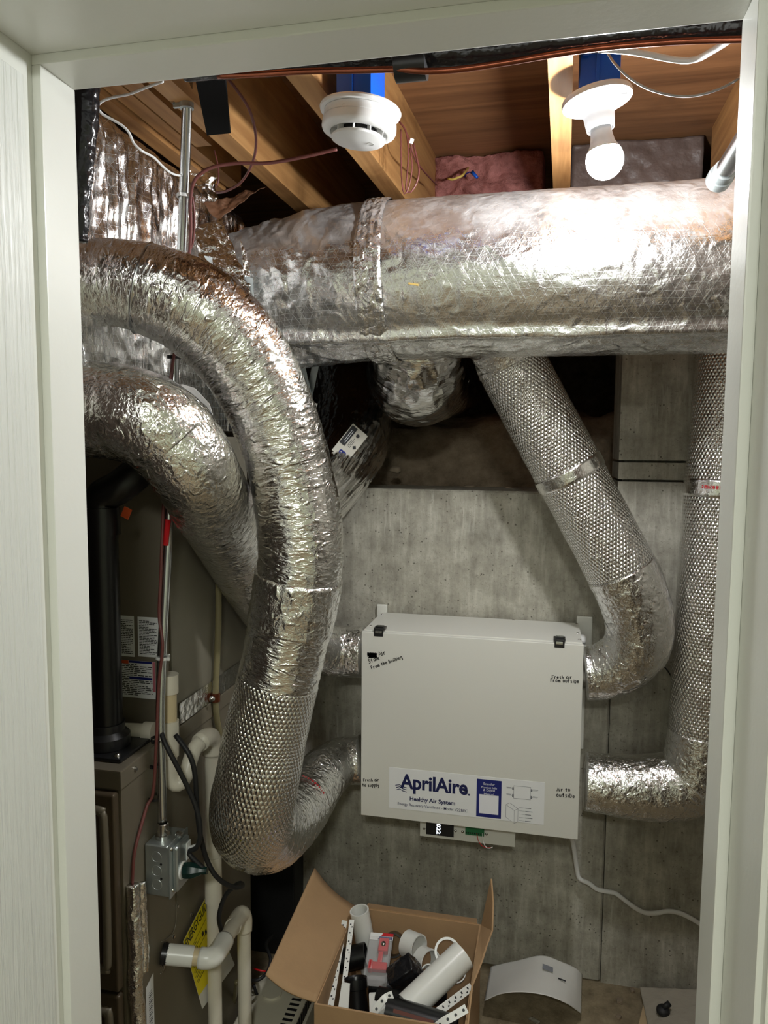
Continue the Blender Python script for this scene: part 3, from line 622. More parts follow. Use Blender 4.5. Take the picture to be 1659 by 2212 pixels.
for sx, xx in ((-1, x0), (1, x1)):
    for fz_ in (.2, .75):
        zz = z0+(z1-z0)*fz_; dg.rect(min(xx, xx+sx*.004), zz-.004, max(xx, xx+sx*.004), zz+.004); dg.line([(xx+sx*.004, zz), (xx+sx*.018, zz)], .0006); dg.rect(min(xx+sx*.006, xx+sx*.019), zz+.002, max(xx+sx*.006, xx+sx*.019), zz+.0034)
x0, z1 = E2(1093, 1738); z0 = z1-.040
dg.line([(x0, z1), (x0, z0+.006), (x0+.022, z0-.010), (x0+.022, z1-.014), (x0, z1)], .0009); dg.line([(x0+.022, z0-.010), (x0+.032, z0-.004), (x0+.032, z1-.008), (x0+.010, z1+.006), (x0, z1)], .0009); dg.line([(x0+.022, z1-.014), (x0+.032, z1-.008)], .0009)
for k in range(5): dg.line([(x0+.034, z1-.004-.009*k), (x0+.050, z1-.004-.009*k)], .0006); dg.rect(x0+.051, z1-.005-.009*k, x0+.066+.004*(k % 2), z1-.0032-.009*k)
dg.build('printed_diagram', M['grey_ink'], t)
handwrite(t, [('Air', 819, 1418, 836, 1413), ('Stale', 797, 1433, 822, 1424), ('From the builDing', 803, 1446, 871, 1422)], 1.9494)
sc_ = Flat((0, 1.9494, 0), (1, 0, 0), (0, 0, 1)); a_, b_ = E2(793, 1419), E2(817, 1413)
for k in range(9): sc_.line([(a_[0]+(b_[0]-a_[0])*((i*0.37+k*.13) % 1), a_[1]+(b_[1]-a_[1])*.5+(-1)**i*.0045+.0008*k-.003) for i in range(7)], .0022)
sc_.build('scribble', M['ink'], t)
handwrite(t, [('Fresh air', 1192, 1466, 1237, 1467), ('From outsiDe', 1189, 1473, 1252, 1476)], 1.9494)
handwrite(t, [('Fresh air', 785, 1688, 820, 1688), ('to supply', 783, 1699, 820, 1700)], 1.9494)
handwrite(t, [('Air to', 1203, 1709, 1233, 1710), ('outsiDe', 1202, 1721, 1243, 1724)], 1.9494)
# control box below
cx0, cx1 = at(907, 1800, 2.0).x, at(1113, 1800, 2.0).x; cz0 = at(1010, 1818, 2.0).z
cb = MB().span((cx0, 2.0, cz0), (cx1, 2.13, EZ0+.002), 0.0015).build('control_box', M['erv'], t)
def C2(px, py): q = at(px, py, 1.9995); return q.x, q.z
a_, b_ = C2(921, 1775), C2(980, 1808)
dsp = MB().span((a_[0], 1.9975, b_[1]), (b_[0], 2.0, EZ0-.001)).build('display', M['black'], cb)
text('022', 'digits', emitter('display_glow', (.75, .85, 1, 1), 3.0), dsp, (C2(943, 1780)[0]+.0005, 1.997, C2(943, 1778)[1]), (0, 0, -1), (1, 0, 0), .030, .011, .01)
a_, b_ = C2(1006, 1789), C2(1046, 1803)
tbk = MB().span((a_[0], 1.989, b_[1]), (b_[0], 2.0, EZ0-.002), 0.001).build('terminal_block', M['green'], cb)
tm = MB()
for k in range(9): x = a_[0]+(b_[0]-a_[0])*(k+.5)/9; tm.box((x, 1.9885, b_[1]+.006), (.0028, .0015, .004))
tm.build('terminal_screw_row', M['ink'], cb)
for px, py in ((916, 1790), (984, 1795), (999, 1797), (1051, 1802)):
    q = C2(px, py); MB().lathe([(0, .002), (.0032, .0016), (.004, 0)], (q[0], 2.0, q[1]), (0, -1, 0), 14).build('screw', M['screw'], cb, True)
wire('control_wire', [at(1030, 1800, 1.986), at(1033, 1815, 1.975), at(1040, 1826, 1.972), at(1050, 1831, 1.973), at(1061, 1831, 1.975)], .0009, M['red'], None, 'thin red wire dangling from the green terminal block', 'wire')
wire('control_wire', [at(1042, 1800, 1.986), at(1043, 1814, 1.972), at(1047, 1826, 1.968), at(1054, 1833, 1.966), at(1064, 1830, 1.966)], .0009, M['white_plastic'], None, 'thin white wire dangling from the green terminal block', 'wire')
wire('power_cord', [at(1232, 1802, 2.10), at(1238, 1822, 2.12), at(1243, 1855, 2.15), at(1247, 1882, 2.165), at(1252, 1898, 2.17), at(1272, 1908, 2.175), at(1290, 1921, 2.18), at(1312, 1926, 2.185), at(1330, 1930, 2.187), at(1350, 1945, 2.187), at(1375, 1963, 2.187), at(1395, 1972, 2.187), at(1420, 1972, 2.187), at(1443, 1968, 2.187), at(1470, 1973, 2.187), at(1500, 1988, 2.187), at(1540, 2015, 2.187)], .0066, M['white_plastic'], None, 'white power cord running from under the ventilator along the wall', 'cord', n=14)
wire('cable', [at(1432, 1438, 2.19), at(1440, 1446, 2.185), at(1447, 1456, 2.18), at(1452, 1468, 2.185)], .002, M['black_matte'], None, 'short black cable between diagonal duct elbow and upright duct', 'cable')
wire('cable', [at(1460, 1770, 2.19), at(1490, 1768, 2.185), at(1515, 1762, 2.18), at(1560, 1750, 2.18)], .003, M['black_matte'], None, 'black cable under the lower right duct elbow', 'cable')
# red printing on the tape of the right duct
def tape_print(duct_path, frac, dr, parent, a0, a1, mat=None):
    D = duct_path; T, N, B = frames(D[:, :3]); i = int(frac*(len(D)-1)); V = []; F = []; rr = random.Random(5); a = a0
    while a < a1:
        da = rr.uniform(.02, .07)
        for (u0, u1) in ((-.004, .004),) if rr.random() < .7 else ((-.004, -.001), (.001, .004)):
            k = len(V)
            for (u, b) in ((u0, a), (u1, a), (u1, a+da), (u0, a+da)):
                c = Vector(D[i, :3])+Vector(T[i])*u+(Vector(N[i])*math.cos(b)+Vector(B[i])*math.sin(b))*(D[i, 3]+dr); V.append(c[:])
            F.append([k, k+1, k+2, k+3])
        a += da+.03
    return mesh('tape_print', V, F, mat or M['red_ink'], parent, False)
def facing_angle(D, frac):
    T, N, B = frames(D[:, :3]); i = int(frac*(len(D)-1)); d = EYE-Vector(D[i, :3]); return math.atan2(d.dot(Vector(B[i])), d.dot(Vector(N[i])))
for D_, fr_, pr, sp_ in ((DE, .288, bpy.data.objects['vertical_duct'], .8), (DB, .848, bpy.data.objects['flexible_duct'], .5)):
    fa = facing_angle(D_, fr_); tape_print(D_, fr_, .0075, pr, fa-sp_, fa+sp_*.6)
# ================================================================== furnace, coil, vent
FX = -0.765
t = thing('furnace', 'bronze grey metal furnace cabinet standing at the lower left', 'furnace', (-0.97, 1.5, 0))
MB().span((-1.175, 1.215, 0.0), (FX, 1.83, .955), 0.004).build('cabinet', M['furnace'], t)
MB().span((-1.178, 1.21, .953), (FX+.003, 1.833, .990), 0.003).build('top_flange', M['furnace'], t)
def fdoor(z0, z1):
    d = MB().span((-1.173, 1.196, z0), (FX-.004, 1.2145, z1), 0.006, 3).build('door_panel', M['furnace_dark'], t, sharp=50)
    xr, zt, zb = FX-.024, z1-.030, z0+.045; e = MB().tube([(-1.15, 1.194, zt), (xr-.03, 1.194, zt), (xr-.009, 1.194, zt-.008), (xr, 1.194, zt-.03), (xr, 1.194, zb+.03), (xr-.009, 1.194, zb+.008), (xr-.03, 1.194, zb), (-1.15, 1.194, zb)], .0085, 14, True, .006).build('embossed_rib', M['furnace'], d, True)
fdoor(.560, .950); fdoor(.06, .552)
for px, py in ((290, 1661), (383, 1958), (414, 1976), (375, 2024), (381, 1870), (470, 1870)):
    q = atX(px, py, FX+.001); MB().lathe([(0, .004), (.0035, .004), (.004, .001), (.006, 0)], (FX+(.003 if py < 1670 else 0), q.y, q.z), (1, 0, 0), 6).build('screw', M['screw'], t)
rp = [atX(*p, FX+.0012) for p in ((372, 1905), (381, 1925), (381, 1985), (374, 2015), (358, 2030), (348, 2034))]
wire('embossed_line', rp, .0012, M['furnace'], t)
q0, q1 = atX(315, 2135, FX+.0008), atX(328, 2190, FX+.0008); q2 = atX(318, 2260, FX+.0008)
f = Flat((FX+.0008, 0, 0), (0, 1, 0), (0, 0, 1)).poly([(q0.y, q0.z), (q0.y+.030, q0.z+.012), (q0.y+.030, q2.z), (q0.y, q2.z)]); bl = f.build('barcode_label', M['label'], t)
f = Flat((FX+.0012, 0, 0), (0, 1, 0), (0, 0, 1))
for k in range(26): zz = q0.z-.018-.0045*k; f.rect(q0.y+.010, zz-.0008*(1+k % 3), q0.y+.024, zz)
f.build('barcode', M['ink'], bl)
t = thing('coil_cabinet', 'grey evaporator coil cabinet with white labels standing on the furnace', 'cabinet', (-0.97, 1.6, .992))
MB().span((-1.165, 1.397, .992), (FX-.004, 1.83, 1.615), 0.003).build('front_casing', M['furnace'], t)
MB().span((FX-.004, 1.415, .992), (FX, 1.83, 1.615), 0.001).build('side_panel', M['coil'], t)
def band(): 
    ys = np.linspace(1.44, 1.825, 120); zs = np.linspace(.993, 1.040, 16); Yg, Zg = np.meshgrid(ys, zs, indexing='ij')
    X = FX+.0025+.0035*ridged(np.stack([Yg*50, Zg*50, 0*Yg], -1))*np.clip((1.60-Yg)/.1, .12, 1); i = np.arange(X.size).reshape(X.shape)
    F = np.stack([i[:-1, :-1], i[1:, :-1], i[1:, 1:], i[:-1, 1:]], -1).reshape(-1, 4).tolist(); return mesh('foil_tape_strip', np.stack([X, Yg, Zg], -1).reshape(-1, 3), F, M['foil_smooth'], t)
band()
CY = 1.3965
def sticker(x0, y0, x1, y1, rows, name='label_sticker'):
    a, b = at(x0, y0, CY), at(x1, y1, CY); s = MB().span((a.x, CY, b.z), (b.x, CY+.0008, a.z), 0).build(name, M['label'], t); f = Flat((0, CY-.0004, 0), (1, 0, 0), (0, 0, 1)); W_ = b.x-a.x; H_ = a.z-b.z; rr = random.Random(x0)
    for k in range(rows):
        zz = b.z+H_*(.07+.86*k/rows); x = a.x+W_*.07; end = b.x-W_*rr.choice((.08, .08, .2, .45))
        while x < end: l = W_*rr.uniform(.05, .18); f.rect(x, zz, min(x+l, end), zz+H_*.4/rows); x += l+W_*.025
    f.build('fine_print', M['ink'], s); return s, a, b
sticker(252, 1329, 291, 1419, 20); s_, a, b = sticker(297, 1332, 344, 1421, 22)
s_, a, b = sticker(250, 1424, 337, 1511, 18); f = Flat((0, CY-.0006, 0), (1, 0, 0), (0, 0, 1)); W_, H_ = b.x-a.x, a.z-b.z
f.rect(a.x+W_*.34, a.z-H_*.06, b.x-W_*.08, a.z); f.build('blue_heading', M['navy'], s_)
f = Flat((0, CY-.0006, 0), (1, 0, 0), (0, 0, 1)); f.rect(a.x+W_*.34, b.z+H_*.50, b.x-W_*.08, b.z+H_*.57); f.build('blue_heading', M['navy'], s_)
Flat((0, CY-.0006, 0), (1, 0, 0), (0, 0, 1)).rect(a.x, a.z-H_*.09, a.x+W_*.33, a.z).build('orange_heading', M['orange'], s_)
Flat((0, CY-.0005, 0), (1, 0, 0), (0, 0, 1)).rect(b.x-W_*.07, b.z+H_*.2, b.x, a.z).build('pink_margin', simple('pink_print', srgb(190, 110, 120), .5), s_)
# vent pipe
t = thing('vent_pipe', 'black plastic vent pipe rising from the furnace top at far left', 'pipe', at(230, 1655, 1.30))
vb = at(231, 1640, 1.30); vt = at(230, 1105, 1.30); vx, vy = vb.x, vb.y
MB().tube([(vx, vy, .996), (vx, vy, vt.z-.015)], .0325, 40).build('pipe', M['black_abs'], t, True, sharp=50)
e_ = [(vx, vy, vt.z-.03), (vx, vy, vt.z+.012), Vector((vx+.008, vy, vt.z+.03)), at(262, 1050, 1.31), at(300, 1018, 1.33), at(322, 1002, 1.345)]
MB().tube(e_, .0325, 32, True, .006).build('elbow', M['black_abs'], t, True)
MB().tube([(vx, vy, vt.z-.045), (vx, vy, vt.z+.008)], .0365, 40).build('hub', M['black_abs'], t, sharp=50)
MB().lathe([(.033, 1.045), (.036, 1.045), (.036, 1.03), (.046, 1.02), (.046, .999), (.0, .999)], (vx, vy, 0), n=40).build('collar', M['black'], t, True, sharp=40)
MB().span((vx-.065, vy-.060, .9905), (vx+.068, vy+.075, .998), 0.003).build('flange', M['black'], t)
for dx, dy in ((-.05, -.045), (.052, -.045), (.052, .058)): MB().lathe([(0, .006), (.005, .005), (.006, 0)], (vx+dx, vy+dy, .998), n=12).build('screw', M['screw'], t, True)
q = at(273, 1108, 1.262); MB().box(q, (.016, .003, .020), (0, math.radians(25), 0)).build('tag', M['orange'], t, label='small orange tag')
# ================================================================== conduit, wires, electrical box
CP = [at(405, 166, 1.265), at(403, 260, 1.295), at(399, 380, 1.335), at(392, 540, 1.375), at(378, 775, 1.390), at(365, 1120, 1.365), at(347, 1500, 1.335), Vector((FX+.0245, 1.320, .834))]
t = thing('steel_conduit', 'slim steel conduit running down from the joists to the switch box', 'conduit', CP[-1])
MB().tube(CP, .0093, 20, True, .02).build('tube', M['chrome'], t, True)
cz = at(403, 222, 1.283)
MB().tube([cz+Vector((0, 0, -.010)), cz+Vector((0, 0, .010))], .0125, 24).box(cz+Vector((-.016, -.004, 0)), (.014, .006, .018), None, .001).build('pipe_strap', M['galv'], t)
MB().tube([cz+Vector((-.022, -.012, 0)), cz+Vector((-.022, .006, 0))], .004, 10).build('strap_screw', M['screw'], t)
MB().tube([at(363, 1122, 1.353), at(358, 1178, 1.350)], .0056, 8).build('red_tape', M['red'], t)
wire('brown_cable', [at(728, 322, 1.36), at(660, 338, 1.36), at(580, 352, 1.36), at(510, 353, 1.35), at(460, 361, 1.34), at(430, 378, 1.335), at(416, 400, 1.335), at(411, 440, 1.345), at(412, 490, 1.36), at(408, 560, 1.372), at(393, 700, 1.385), at(372, 790, 1.375), at(360, 950, 1.365), at(352, 1120, 1.352), at(347, 1250, 1.342), at(344, 1330, 1.335), at(351, 1395, 1.326), at(343, 1480, 1.322), at(338, 1600, 1.314), at(331, 1710, 1.306), at(318, 1740, 1.296), atX(302, 1795, FX+.006), atX(290, 1845, FX+.005), atX(286, 1905, FX+.005), atX(287, 1930, FX+.005)], .0033, M['brown_wire'], None, 'brown cable from the smoke alarm strapped down along the slim conduit', 'cable', step=.006)
wire('brown_cable', [at(483, 160, 1.26), at(510, 192, 1.28), at(540, 240, 1.31), at(553, 300, 1.35), at(546, 350, 1.40), at(522, 392, 1.44), at(490, 412, 1.46), at(468, 416, 1.47)], .0026, M['brown_wire'], None, 'brown cable looping down beside the black hanging panel', 'cable')
wire('brown_cable', [at(463, 325, 1.50), at(471, 360, 1.50), at(472, 390, 1.50), at(466, 405, 1.50)], .0016, M['brown_wire'], None, 'thin brown wire hanging below the splintered plank', 'cable')
wire('red_cable', [at(416, 425, 1.35), at(420, 470, 1.36), at(417, 520, 1.37), at(408, 545, 1.37), at(400, 556, 1.36)], .0022, M['brown_wire'], None, 'reddish cable curling around the conduit above the curving duct', 'cable')
def tie(px, py, Y, r, mat, label, tail=None):
    c = at(px, py, Y); o = MB().lathe([(r, -.003), (r+.0012, -.003), (r+.0012, .003), (r, .003), (r, -.003)], c, (.05, 0, 1), 24)
    o.box(c+Vector((r+.003 if tail else -.002, -r*.6 if tail else -r-.002, 0)), (.006, .005, .006), None, .001)
    if tail: o.tube([c+Vector((r, -.004, 0)), at(*tail, Y-.012)], .0015, 8)
    ob = o.build('cable_tie', mat, None, sharp=40); return props(ob, label, 'cable tie')
tie(398, 424, 1.346, .0128, M['white_plastic'], 'white cable tie high on the conduit above the curving duct')
tie(352, 1420, 1.341, .0130, M['white_plastic'], 'white cable tie with knob on the conduit beside the labels', (366, 1414))
tie(341, 1597, 1.330, .0130, M['black'], 'upper black cable tie on the conduit above the switch box')
tie(338, 1651, 1.327, .0130, M['black'], 'middle black cable tie on the conduit above the switch box')
tie(335, 1722, 1.323, .0130, M['black'], 'lowest black cable tie just above the switch box')
tie(376, 772, 1.390, .0130, M['black'], 'black cable tie on the conduit glimpsed between the two silver ducts')
# switch box on furnace side
BX = FX+.0005; bz0, bz1 = .700, .806; by0, by1 = 1.290, 1.366
t = thing('switch_box', 'grey steel box with white switch and outlet on the furnace side', 'electrical box', (BX, 1.328, bz0))
MB().span((BX, by0, bz0), (BX+.052, by1, bz1), 0.006, 3).build('box_body', M['galv'], t, sharp=40)
cv = MB().span((BX+.0525, by0-.002, bz0-.002), (BX+.055, by1+.002, bz1+.002), 0.0012).span((BX+.054, by0+.010, bz0+.006), (BX+.066, by1-.010, bz1-.006), 0.008, 3).build('cover_plate', M['galv'], t, sharp=40)
for fy, fz2 in ((.25, .5), (.25, .2), (.25, .82), (.75, .5), (.75, .2)):
    c = (BX+.052*fz2+.0005, by0-.0003, bz0+.106*fy)
for k, zz in enumerate((bz0+.024, bz0+.053, bz0+.082)):
    MB().lathe([(.0095, .0), (.0105, .0012), (.0115, .0)], (BX+.026, by0+.0002, zz), (0, -1, 0), 24).build('knockout', M['galv'], t, True)
for zz in (bz0+.038, bz0+.068): MB().lathe([(0, .0006), (.0025, .0006), (.0025, 0)], (BX+.036, by0, zz), (0, -1, 0), 12).build('screw_hole', M['ink'], t)
for yy, zz in ((by0+.008, bz1-.008), (by1-.008, bz0+.008), (by1-.010, bz1-.012), (by0+.012, bz0+.010)):
    MB().lathe([(0, .003), (.0035, .0025), (.0042, 0)], (BX+.055, yy, zz), (1, 0, 0), 14).build('cover_screw', M['screw'], cv, True)
sw = MB().span((BX+.066, by1-.030, bz0+.054), (BX+.068, by1-.012, bz0+.090), 0.001).build('switch', M['white_plastic'], cv)
MB().box((BX+.076, by1-.021, bz0+.078), (.020, .007, .009), (0, math.radians(-25), 0), .002).build('toggle', M['white_plastic'], sw)
ry, rz = by0+.030, bz0+.043
MB().lathe([(0, .0035), (.0165, .0035), (.0175, .002), (.0175, 0)], (BX+.066, ry, rz), (1, 0, 0), 32).build('outlet', M['white_plastic'], cv, True, sharp=40)
cn = Vector((BX+.024, 1.320, bz1)); 
MB().lathe([(.0145, 0), (.0145, .008), (.0118, .009), (.0118, .030), (.0098, .032)], cn, (.02, 0, 1), 24).build('conduit_connector', M['screw'], t, sharp=40)
MB().tube([cn+Vector((.011, -.006, .018)), cn+Vector((.018, -.010, .018))], .004, 10).box(cn+Vector((.030, .012, .004)), (.014, .012, .008), (0, .3, 0), .002).build('connector_screw', M['screw'], t)
# plug and cord
t = thing('power_cord', 'black power cord plugged into the switch box outlet', 'cord', (BX+.07, ry, rz))
pc = Vector((BX+.070, ry, rz)); mb = MB().lathe([(0, 0), (.0155, 0), (.0165, .008), (.0160, .018), (.011, .030), (.008, .036), (.0075, .048), (0, .048)], pc, (1, .12, .05), 8)
mb.build('plug', simple('dark_green_plug', srgb(14, 44, 40), .3), t, sharp=30)
cs = pc+Vector((.044, .005, .002))
wire('cord', [cs, at(408, 1843, 1.335), at(424, 1832, 1.335), at(432, 1810, 1.335), at(431, 1775, 1.335), at(422, 1740, 1.335), at(405, 1700, 1.33), at(385, 1660, 1.32), at(364, 1620, 1.315), at(352, 1594, 1.322), at(346, 1570, 1.335)], .0050, M['black_matte'], t, n=12)
wire('power_cord', [at(379, 1588, 1.365), at(393, 1606, 1.36), at(410, 1632, 1.355), at(420, 1665, 1.358), at(424, 1710, 1.362), at(427, 1760, 1.366), at(434, 1810, 1.37), at(446, 1855, 1.380), at(463, 1888, 1.385), at(485, 1908, 1.40), at(508, 1917, 1.42), at(524, 1914, 1.45), at(518, 1908, 1.47), at(502, 1918, 1.475), at(487, 1935, 1.475), at(477, 1960, 1.475), at(473, 1985, 1.475), at(478, 2010, 1.50)], .0052, M['black_matte'], None, 'black cord looping in front of the upright white drain pipe', 'cord', n=12)
# ================================================================== white drain pipes
t = thing('drain_trap', 'white plastic drain with capped riser and trap loop beside the conduit', 'drain pipe', at(457, 2200, 1.45))
MB().tube([at(365, 1496, 1.382), at(365, 1456, 1.382)], .0195, 28).build('cap', M['pvc'], t, sharp=40)
MB().tube([at(365, 1494, 1.382), at(366, 1560, 1.381)], .0155, 24).build('riser', M['pvc_primer'], t, sharp=40)
MB().tube([at(366, 1556, 1.381), at(366, 1632, 1.38)], .0195, 28).build('coupling', M['pvc'], t, sharp=40)
MB().tube([at(366, 1630, 1.38), at(366, 1655, 1.38), at(369, 1680, 1.382), at(378, 1693, 1.385), at(391, 1690, 1.392), at(402, 1672, 1.40), at(410, 1645, 1.412), at(420, 1618, 1.43), at(434, 1602, 1.445)], .0160, 24, True, .006).build('trap_bend', M['pvc'], t, True)
MB().tube([at(432, 1604, 1.443), at(444, 1594, 1.47), at(455, 1592, 1.50), at(458, 1603, 1.515), at(457, 1630, 1.515)], .0200, 28, True, .005).build('elbow', M['pvc'], t, True)
pv = at(457, 1640, 1.515); pz = lambda y: at(457, y, 1.515).z
MB().tube([(pv.x, pv.y, pz(1628)), (pv.x, pv.y, 0.02)], .0160, 24).build('down_pipe', M['pvc'], t, sharp=40)
MB().tube([(pv.x, pv.y, pz(1848)), (pv.x, pv.y, pz(1945))], .0195, 28).build('coupling', M['pvc'], t, sharp=40)
t = thing('drain_pipe', 'short horizontal white pipe stub behind the slim conduit', 'drain pipe', at(300, 1580, 1.352))
MB().tube([at(258, 1577, 1.362), at(316, 1580, 1.365)], .0158, 24).build('pipe', M['pvc'], t, sharp=40)
MB().tube([at(312, 1580, 1.365), at(334, 1581, 1.366)], .0200, 28).build('coupling', M['pvc'], t, sharp=40)
t = thing('drain_pipe', 'white elbowed drain pipe coming out of the furnace side low down', 'drain pipe', at(527, 2190, 1.62))
a_ = atX(350, 2060, FX); b1 = at(425, 2067, 1.372); b2 = at(428, 2067, 1.372)
MB().tube([a_, a_.lerp(b1, .18)], .0205, 24).tube([a_.lerp(b1, .06), a_.lerp(b1, .10)], .0225, 24).build('threaded_nub', M['black'], t, sharp=40)
MB().tube([a_.lerp(b1, .16), a_.lerp(b1, .90)], .0205, 32).build('coupling', M['pvc_clean'], t, sharp=40)
MB().tube([a_.lerp(b1, .86), b2.lerp(a_, -.12)], .0172, 28).build('pipe_stub', M['pvc_primer'], t, sharp=40)
MB().tube([at(432, 2069, 1.372), at(447, 2070, 1.375), at(462, 2066, 1.385), at(474, 2050, 1.42), at(485, 2032, 1.455)], .0208, 32, True, .005).build('elbow', M['pvc_clean'], t, True)
MB().tube([at(480, 2040, 1.44), at(512, 1988, 1.575)], .0166, 28).build('pipe', M['pvc'], t, sharp=40)
MB().tube([at(502, 2004, 1.54), at(513, 1985, 1.585), at(522, 1975, 1.61), at(527, 1985, 1.62), at(527, 2010, 1.62)], .0198, 28, True, .005).build('elbow', M['pvc'], t, True)
pd = at(527, 2000, 1.62); MB().tube([(pd.x, pd.y, pd.z), (pd.x, pd.y, .02)], .0166, 24).build('down_pipe', M['pvc'], t, sharp=40)
cl = [at(352, 2072, 1.345), at(346, 2092, 1.343), at(342, 2100, 1.343), at(346, 2104, 1.343), at(352, 2098, 1.343), at(358, 2072, 1.345)]
wire('wire_clip', cl, .0012, M['screw'], t)
t = thing('drain_tube', 'clear yellowed tube with copper clamp on the grey coil cabinet side', 'tube', atX(470, 1520, FX+.012))
tv = [atX(p, y, FX+.0115) for p, y in ((468, 1130), (471, 1220), (472, 1320), (469, 1420), (466, 1500), (468, 1545), (476, 1590), (486, 1640))]
MB().tube(tv, .0075, 16, True, .012).build('tube', M['vinyl'], t, True)
MB().tube([atX(466, 1497, FX+.0115), atX(466, 1515, FX+.0115)], .0105, 20).build('clamp', M['copper'], t, sharp=40)
q = atX(458, 1510, FX+.018); MB().lathe([(0, .004), (.006, .003), (.007, 0)], q, (.6, -.8, 0), 14).build('clamp_screw', M['screw'], t, True)
# energy tag
t = thing('energy_tag', 'yellow energy guide card hanging behind the upright drain pipes', 'tag', at(436, 2178, 1.50))
T0, T1, T2, T3 = atX(395, 2034, FX+.008), at(446, 1934, 1.545), at(507, 2084, 1.58), atX(437, 2180, FX+.020)
def sheet(P00, P10, P11, P01, bend, nrm, n=18):
    V = []; 
    for i in range(n+1):
        for j in range(n+1):
            u, v = i/n, j/n; V.append((P00*(1-u)*(1-v)+P10*u*(1-v)+P11*u*v+P01*(1-u)*v)+Vector(nrm)*bend*math.sin(PI*v)*1.0)
    F = [[i*(n+1)+j, (i+1)*(n+1)+j, (i+1)*(n+1)+j+1, i*(n+1)+j+1] for i in range(n) for j in range(n)]; return V, F
nr = (T1-T0).cross(T3-T0).normalized(); d_ = ray(507, 2084); T2 = EYE+d_*((T0-EYE).dot(nr)/d_.dot(nr))
if nr.dot(EYE-T0) < 0: nr = -nr
V, F = sheet(T0, T1, T2, T3, 0, nr); mesh('card', V, F, M['paper'], t)
lr = lambda u, v: T0.lerp(T1, u).lerp(T3.lerp(T2, u), v)+nr*.0008
V, F = sheet(lr(0, 0), lr(1, 0), lr(1, .80), lr(0, .80), 0, nr); mesh('yellow_print', V, F, M['yellow'], t)
ux = (T1-T0).normalized(); vy_ = (T3-T0); vy_ = (vy_-ux*vy_.dot(ux)).normalized()
text('ENERGYGUIDE', 'lettering', M['ink'], t, lr(.03, .12)+nr*.001, ux, -vy_, (T1-T0).length*.95, (T3-T0).length*.105, .01, 0.95)
f = Flat(T0+nr*.0016, ux, vy_); Lw, Lh = (T1-T0).length, (T3-T0).length
for k in range(7): f.rect(Lw*.06, Lh*(.20+.07*k), Lw*(.5 if k % 2 else .8), Lh*(.206+.07*k)); f.rect(Lw*.1, Lh*(.23+.07*k), Lw*.35, Lh*(.24+.07*k))
f.rect(Lw*.55, Lh*.26, Lw*.62, Lh*.31); f.rect(Lw*.66, Lh*.30, Lw*.72, Lh*.36); f.build('fine_print', M['ink'], t)
# foil strip at furnace corner
t = thing('foil_strip', 'crumpled foil taped line on the furnace corner below the switch box', 'foil', atX(295, 2210, FX))
fp = [(atX(287, 1912, FX+.011), .011), (atX(289, 1990, FX+.012), .013), (atX(294, 2060, FX+.014), .014), (atX(292, 2130, FX+.013), .013), (atX(298, 2190, FX+.013), .014), (atX(302, 2300, FX+.012), .013)]
duct('taped_line', fp, M['foil_tape'], t, .003, lambda SS, AA, P, R: crumple(P*np.array([1, 1, .35]), 60, .005))
fp = [(atX(306, 1906, FX+.004), .0085), (atX(308, 1990, FX+.004), .009), (atX(311, 2050, FX+.005), .010), (atX(309, 2100, FX+.005), .010)]
duct('tape_flap', fp, M['foil_smooth'], t, .003, lambda SS, AA, P, R: crumple(P, 40, .003)-.004*np.abs(np.cos(AA)))
# ================================================================== overhead fittings
def blue_box(x0, x1, y0, y1, label, strap):
    t = thing('outlet_box', label, 'electrical box', ((x0+x1)/2, (y0+y1)/2, 2.182))
    MB().span((x0, y0, 2.182), (x1, y1, 2.300), 0.004, 2).build('box_body', M['blue'], t, sharp=40)
    xm = (x0+x1)/2-.004
    MB().span((xm-.003, y0-.004, 2.19), (xm+.003, y0+.001, 2.295), 0.001).build('rib', M['blue'], t)
    MB().tube([(x0-.004, y0-.005, 2.236), (x1+.003, y0-.005, 2.233)], .0018, 10).build('nail', M['galv'], t)
    for x in (x0+.008, x1-.006): MB().box((x, y0-.003, 2.235), (.010, .007, .010), None, .0015).build('nail_guide', M['blue'], t)
blue_box(.034, .098, 1.325, 1.43, 'blue plastic box above the lamp holder, nailed to the joist', True)
blue_box(-.369, -.308, 1.285, 1.395, 'blue plastic box above the smoke alarm, nailed to the joist', True)
ts = Matrix.Rotation(math.radians(5), 3, 'Y'); SC = atZ(779, 238, 2.176); dn = ts @ Vector((0, 0, -1))
t = thing('smoke_alarm', 'round white smoke alarm hanging under the blue box', 'smoke alarm', SC)
MB().lathe([(0, -.001), (.0695, -.001), (.0710, .002), (.0695, .006), (.0625, .0065)], SC, dn, 64).build('mounting_plate', M['white_plastic'], t, sharp=40)
MB().lathe([(.060, .005), (.0625, .007), (.0632, .019), (.0618, .0195), (.0618, .0205), (.0642, .021), (.0650, .032), (.0630, .037), (.0565, .0405), (.0500, .0405), (.0490, .036), (.030, .034), (0, .034)], SC, dn, 64).build('body', M['white_plastic'], t, sharp=40)
MB().lathe([(.034, .034), (.034, .047), (0, .047)], SC, dn, 48).build('sensing_chamber', M['black'], t, sharp=40)
MB().lathe([(0, .0455), (.0455, .0455), (.0470, .0475), (.0465, .0505), (.0440, .0520), (0, .0522)], SC, dn, 64).build('cover', M['white_plastic'], t, sharp=40)
q2 = Vector((0, 0, 1)).rotation_difference(dn)
for k in range(10):
    a = 2*PI*k/10+.25; c = SC+q2 @ Vector((.0420*math.cos(a), .0420*math.sin(a), .041)); MB().box(c, (.0125, .0016, .012), (ts @ Matrix.Rotation(-a, 3, 'Z'))).build('vent_fin', M['white_plastic'], t)
c = SC+dn*.0522+ts @ Vector((.020, .010, 0)); MB().lathe([(.0052, 0), (.0058, .0008), (.0066, 0)], c, dn, 24).build('test_button', M['white_plastic'], t, True)
